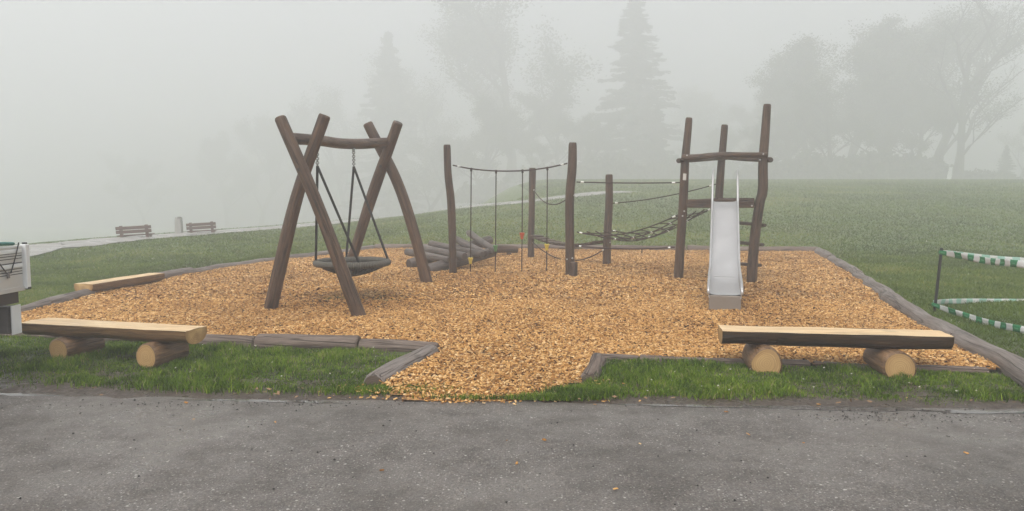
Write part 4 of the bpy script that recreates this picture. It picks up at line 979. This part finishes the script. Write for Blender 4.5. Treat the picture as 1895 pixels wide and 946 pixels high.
# ================================================================== CHIPS, GRASS, SMALL LITTER (stuff)
def scatter(n, x0, x1, y0, y1): return rng.uniform(x0, x1, n), rng.uniform(y0, y1, n)
def churn(x, y):          # damp, trodden places: under the swing, at the slide foot, on the way in
    g = lambda cx, cy, sx_, sy_: np.exp(-((x - cx) / sx_) ** 2 - ((y - cy) / sy_) ** 2)
    c = .95 * g(RC.x + .25, RC.y - .7, 1.5, .9) + .55 * g(sd1.x + .5, sd1.y + .3, .6, .9) + .35 * g(sd1.x + .1, sd1.y - .7, .8, .6) + .35 * g(-1.2, 15.6, 1.4, .8) + .25 * g(.2, 9.5, 1.6, 1.2)
    return np.clip(c * (.45 + 1.1 * fbm(x, y, 1.1, 91)) + .30 * smooth(.55, .78, fbm(x, y, .55, 95)), 0, 1)
def chips(name, x, y, z, lmin, lmax, label, full=True, flat=.35):
    n = len(x); L = rng.uniform(lmin, lmax, n) / 2; wd = L * rng.uniform(.28, .6, n); th = L * rng.uniform(.12, .28, n)
    a = rng.uniform(0, 6.283, n); pit = rng.normal(0, flat, n); rol = rng.normal(0, flat * 1.3, n)
    ux = np.stack([np.cos(a) * np.cos(pit), np.sin(a) * np.cos(pit), np.sin(pit)], 1); h = np.stack([-np.sin(a), np.cos(a), 0 * a], 1)
    uz = np.cross(ux, h); uy = h * np.cos(rol)[:, None] + uz * np.sin(rol)[:, None]; uz = np.cross(ux, uy)
    P = np.stack([x, y, z], 1); X_, Y_, Z_ = ux * L[:, None], uy * wd[:, None], uz * th[:, None]
    tp = rng.uniform(.55, 1, (n, 1))
    if full:
        V = np.stack([P - X_ - Y_ - Z_, P + X_ - Y_ * tp - Z_, P + X_ + Y_ * tp - Z_, P - X_ + Y_ - Z_, P - X_ - Y_ + Z_, P + X_ * .9 - Y_ * tp + Z_, P + X_ * .9 + Y_ * tp + Z_, P - X_ * .92 + Y_ + Z_], 1).reshape(-1, 3)
        f = np.array([[4, 5, 6, 7], [0, 1, 5, 4], [1, 2, 6, 5], [2, 3, 7, 6], [3, 0, 4, 7]])
        F_ = (np.arange(n)[:, None, None] * 8 + f[None]).reshape(-1, 4); k = 5
    else:
        V = np.stack([P - X_ - Y_, P + X_ - Y_ * tp, P + X_ * .9 + Y_ * tp, P - X_ + Y_, P + Z_ * 1.6], 1).reshape(-1, 3)
        f = np.array([[0, 1, 4], [1, 2, 4], [2, 3, 4], [3, 0, 4]]); F_ = (np.arange(n)[:, None, None] * 5 + f[None]).reshape(-1, 3); k = 4
    tone = np.clip(rng.beta(2.3, 1.75, n) - .35 * (rng.random(n) < .13) - churn(x, y) * rng.uniform(.05, .5, n), 0, 1)
    return tag(soup(name, V, F_, np.repeat(tone, k), 'chip'), label, 'wood chips', kind='stuff')
AREA = lambda x0, x1, y0, y1: (x1 - x0) * (y1 - y0)
SH = [(p[0] * 1, p[1]) for p in BED]
x, y = scatter(int(2500 * AREA(-8, 7, 5.9, 12)), -8, 7, 5.9, 12); k = inside(x, y, SH) & (np.abs(x / y) < .78); x, y = x[k], y[k]
chips('wood_chips', x, y, zbed(x, y) + rng.uniform(-.004, .020, len(x)),   .018, .044, 'loose orange wood chips covering the near playground')
x, y = scatter(int(1350 * AREA(-8, 11, 12, 25)), -8, 11, 12, 25); k = inside(x, y, SH); x, y = x[k], y[k]
chips('wood_chips', x, y, zbed(x, y) + rng.uniform(0, .022, len(x)), .028, .060, 'loose orange wood chips covering the far playground', False)
# stray chips on the grass and asphalt at the entrance
x = np.concatenate([rng.normal(-1.0, .25, 240), rng.normal(-.2, .5, 70), rng.normal(.7, .2, 60), rng.uniform(-4, 4, 20)]); y = np.concatenate([rng.normal(6.36, .10, 240), rng.normal(6.10, .05, 70), rng.normal(6.6, .25, 60), rng.uniform(4.2, 6.3, 20)])
chips('stray_chips', x, y, np.where(y < ROADY(x) + .1, .0, .025) + 0 * x, .014, .036, 'stray wood chips spilled over the entrance edge', flat=.2)
# grass blades
def blades(name, x, y, z, h, wd, mat, label, tone, segs=2, lean=1.0):
    n = len(x); a = rng.uniform(0, 6.283, n); b = rng.uniform(0, 6.283, n); le = rng.uniform(.15, .9, n) * h * lean
    s = np.stack([np.cos(a), np.sin(a), 0 * a], 1) * wd[:, None]; ld = np.stack([np.cos(b), np.sin(b), 0 * b], 1) * le[:, None]
    P = np.stack([x, y, z], 1); up = np.array([0, 0, 1.0])[None] * h[:, None]
    if segs == 2:
        m_ = P + up * .6 + ld * .3; tp_ = P + up * .95 + ld
        V = np.stack([P - s, P + s, m_ + s * .75, m_ - s * .75, tp_], 1).reshape(-1, 3)
        f = np.array([[0, 1, 2], [0, 2, 3], [3, 2, 4]]); F_ = (np.arange(n)[:, None, None] * 5 + f[None]).reshape(-1, 3)
    else:
        V = np.stack([P - s, P + s, P + up + ld], 1).reshape(-1, 3); F_ = np.arange(3 * n).reshape(-1, 3)
    return tag(soup(name, V, F_, np.repeat(tone, 3 if segs == 2 else 1), mat), label, 'grass', kind='stuff')
LFS = [(p.x, p.y) for p in FRONTL]; RFS = [(p.x, p.y) for p in FRONTR]
def verge(n, x0, x1, y0, y1, poly, dens_fn): 
    x, y = scatter(n, x0, x1, y0, y1); k = inside(x, y, poly); x, y = x[k], y[k]; k = rng.random(len(x)) < dens_fn(x, y); return x[k], y[k]
def dens(x, y):
    e = y - ROADY(x); bare = fbm(x, y * 1.6, 1.5, 41); m_ = np.interp(x, xm, wm)
    d = smooth(-.02, .16, e - m_ * .45 * smooth(.25, .7, fbm(x, y, 2.4, 52) + .2)); d = d * (1 - .8 * smooth(.66, .76, bare)); return np.maximum(d, .0) * (.55 + .45 * smooth(.3, .6, fbm(x, y, 6, 13)))
PL = [(-9, 6.0), (-4, 6.1), (ENTL[1].x - .02, 6.25), (ENTL[1].x - .07, ENTL[1].y), (ENTL[0].x - .12, ENTL[0].y)] + [(p[0], p[1] - .09) for p in LFS[::-1]] + [(-9, 9.6)]
x, y = verge(190000, -9, -.6, 6.0, 9.8, PL, dens)
def gh(x, y): return (.022 + .05 * smooth(.35, .75, fbm(x, y, 2.2, 61)) ) * rng.uniform(.6, 1.35, len(x))
def tn(x, y): return np.clip(.38 + .55 * (fbm(x, y, 1.3, 71) - .5) + .8 * (fbm(x, y, 7, 73) - .5) + rng.normal(0, .2, len(x)) + .55 * (rng.random(len(x)) < .045), 0, 1)
blades('grass', x, y, 0 * x, gh(x, y), rng.uniform(.0022, .0045, len(x)), 'blade', 'green grass verge in front of the left log bench', tn(x, y))
PR = [(ENTF[-1].x - .32, 6.12), (ENTR[1].x - .05, ENTR[1].y - .10), (ENTR[0].x + .14, ENTR[0].y)] + [(p[0], p[1] - .045) for p in RFS] + [(5.35, 6.95), (7.5, 5.2), (4.4, 5.6)]
x, y = verge(150000, .2, 7.5, 5.3, 8.0, PR, dens)
blades('grass', x, y, 0 * x, gh(x, y), rng.uniform(.0022, .0045, len(x)), 'blade', 'green grass verge around the right log bench', tn(x, y))
# ragged tufts where the chips run out on the asphalt
x = np.concatenate([rng.normal(-1.02, .22, 2600), rng.uniform(-.85, .75, 1100), rng.normal(.62, .16, 5200), rng.normal(.30, .14, 1600)]); y = np.concatenate([rng.normal(6.40, .07, 2600), rng.normal(6.12, .02, 1100), rng.normal(6.30, .09, 5200), rng.normal(6.14, .03, 1600)])
k = (y > ROADY(x) - .05); x, y = x[k], y[k]
blades('grass', x, y, .005 + 0 * x, rng.uniform(.025, .06, len(x)), rng.uniform(.002, .004, len(x)), 'blade', 'ragged grass tufts along the chip entrance edge', tn(x, y))
# lawns beside and behind the play area
def lawn(n, x0, x1, y0, y1, keep, h0, wd0, label, segs=1):
    u = rng.random(n); y = y0 * (y1 / y0) ** u; x = rng.uniform(x0, x1, n) if x1 - x0 < 40 else rng.uniform(-.74, .74, n) * y
    k = keep(x, y) & ~inside(x, y, BED) & (np.abs(x) < .76 * y + .6); x, y = x[k], y[k]
    sd = np.abs(pdist(x, y, PATH)); k = sd > 1.25; x, y = x[k], y[k]
    sc = (y / y0) ** .55; h = h0 * sc * rng.uniform(.5, 1.3, len(x)); to = np.clip(.42 + 1.3 * (fbm(x, y, .22, 81) - .5) + .8 * (fbm(x, y, 1.4, 83) - .5) + rng.normal(0, .15, len(x)), 0, .93); to = np.where(rng.random(len(x)) < .0025, 1.0, to)
    return blades('lawn_grass', x, y, T(x, y), h, wd0 * sc, 'lawn', label, to, segs, 1.8)
rl = [(p.x, p.y) for p in RIGHT]; ll = [(p.x, p.y) for p in LEFT[::-1]]
def sideR(x, y): return (pdist(x, y, rl[::-1]) < -.12) & (x > 3)
def sideL(x, y): return (pdist(x, y, ll) < -.13) & (x < -3.5)
def keepR(x, y): return (pdist(x, y, [(rl[-1][0], rl[-1][1])] + [q for q in rl[::-1]][1:]) < -.12) & (y < 14 + 10 * rng.random(len(x))) & (x > 3)
def keepL(x, y): return (pdist(x, y, ll) < -.13) & (x < -3.5) & (y < 16 + 10 * rng.random(len(x)))
lawn(260000, 4.4, 17, 6.2, 24, keepR,   .034, .0048, 'lawn on the right around the barrier tape')
lawn(230000, -15.5, -3.5, 9.6, 26, keepL, .036, .0052, 'lawn left of the chip bed up to the path')
lawn(300000, -100, 100, 14, 110, lambda x, y: (pdist(x, y, BROW) < 1.5) & ((y > 24) | (y > 14 + 10 * rng.random(len(x))) & (sideR(x, y) | sideL(x, y))), .045, .014, 'foggy meadow grass behind the playground')
# daisies and dandelions in the grass: tiny pale heads
x, y = scatter(500, 4.5, 14, 6.2, 22); k = keepR(x, y) & ~inside(x, y, BED); x, y = x[k][:45], y[k][:45]
x2, y2 = rng.uniform(-4, -1.4, 22), rng.uniform(6.6, 8.3, 22); x3, y3 = rng.uniform(1.1, 4.6, 26), rng.uniform(6.2, 7.2, 26); x4, y4 = scatter(60, -10, -6.5, 12, 22)
k = keepL(x4, y4); x, y = np.concatenate([x, x2, x3, x4[k]]), np.concatenate([y, y2, y3, y4[k]]); n = len(x); P = np.stack([x, y, .05 + 0 * x], 1); A = np.tile([[1., 0, .2]], (n, 1)); B_ = np.tile([[0, .9, .35]], (n, 1)); e = rng.uniform(.004, .008, n)[:, None]
tag(soup('daisies', *quads(P, A * e, B_ * e, np.ones(n)), 'lawn'), 'scattered tiny daisies in the grass', 'flowers', kind='stuff')
# road crumbs, pebbles
def stones(name, x, y, s, mat, label):
    n = len(x); u = np.array([[1, 0, 0], [-1, 0, 0], [0, 1, 0], [0, -1, 0], [0, 0, .7], [0, 0, -.5]], float); V = u[None] * s[:, None, None] * rng.uniform(.6, 1.3, (n, 6, 1)); a = rng.uniform(0, 6.28, n)
    c, s_ = np.cos(a)[:, None], np.sin(a)[:, None]; V = np.stack([V[..., 0] * c - V[..., 1] * s_ + x[:, None], V[..., 0] * s_ + V[..., 1] * c + y[:, None], V[..., 2] - .008 + .35 * s[:, None]], -1).reshape(-1, 3)
    f = np.array([[0, 2, 4], [2, 1, 4], [1, 3, 4], [3, 0, 4], [2, 0, 5], [1, 2, 5], [3, 1, 5], [0, 3, 5]]); F_ = (np.arange(n)[:, None, None] * 6 + f[None]).reshape(-1, 3)
    tag(soup(name, V, F_, np.zeros(len(F_)), mat), label, 'stones', kind='stuff')
x, y = scatter(5200, -5, 5, 3.7, 6.2); stones('pebbles', x, y, rng.uniform(.0018, .0055, len(x)), 'pebble', 'pale grit strewn over the asphalt')
x = np.concatenate([rng.uniform(-4.6, 4.6, 160), rng.normal(3.1, .45, 160), rng.normal(-2.5, .8, 110)]); y = np.concatenate([rng.uniform(4, 6, 160), rng.normal(5.68, .08, 160), rng.normal(6.0, .06, 110)])
stones('dark_crumbs', x, y, rng.uniform(.003, .011, len(x)), 'pebbledark', 'dark crumbs of soil on the asphalt')
# dead leaves and twigs at the verge
n = 60; x = rng.uniform(-4, 4.4, n); y = ROADY(x) + rng.normal(.06, .1, n); P = np.stack([x, y, .035 + 0 * x], 1); A = rng.normal(0, 1, (n, 3)); A[:, 2] *= .3; A /= np.linalg.norm(A, axis=1)[:, None]; B_ = np.cross(A, rng.normal(0, .2, (n, 3)) + [0, 0, 1]); e = rng.uniform(.010, .024, n)[:, None]
tag(soup('leaf_litter', *quads(P, A * e, B_ * e * .5, np.zeros(n)), 'litter'), 'a few dead leaves along the road edge', 'leaves', kind='stuff')

# ================================================================== HAZE
me = bpy.data.meshes.new('haze'); bm = bmesh.new(); bmesh.ops.create_cube(bm, size=1)
hx, hy0, hy1, hz0, hz1 = 215, -45, 275, -12.5, 70
for v in bm.verts: v.co = (v.co.x * 2 * hx, hy0 if v.co.y < 0 else hy1, hz0 if v.co.z < 0 else hz1)
bm.to_mesh(me); bm.free(); hz = link(bpy.data.objects.new('haze', me))
n = NT('fog'); n.t.nodes.remove(n.t.nodes[0]); out = n.n('ShaderNodeOutputMaterial'); pv = n.n('ShaderNodeVolumePrincipled')
pv.inputs['Color'].default_value = (.958, .967, .974, 1); pv.inputs['Density'].default_value = HAZE_DENSITY; pv.inputs['Anisotropy'].default_value = .3
n.t.links.new(pv.outputs[0], out.inputs['Volume']); me.materials.append(n.m)
tag(hz, 'thick pale fog over the whole meadow', 'fog', kind='stuff')
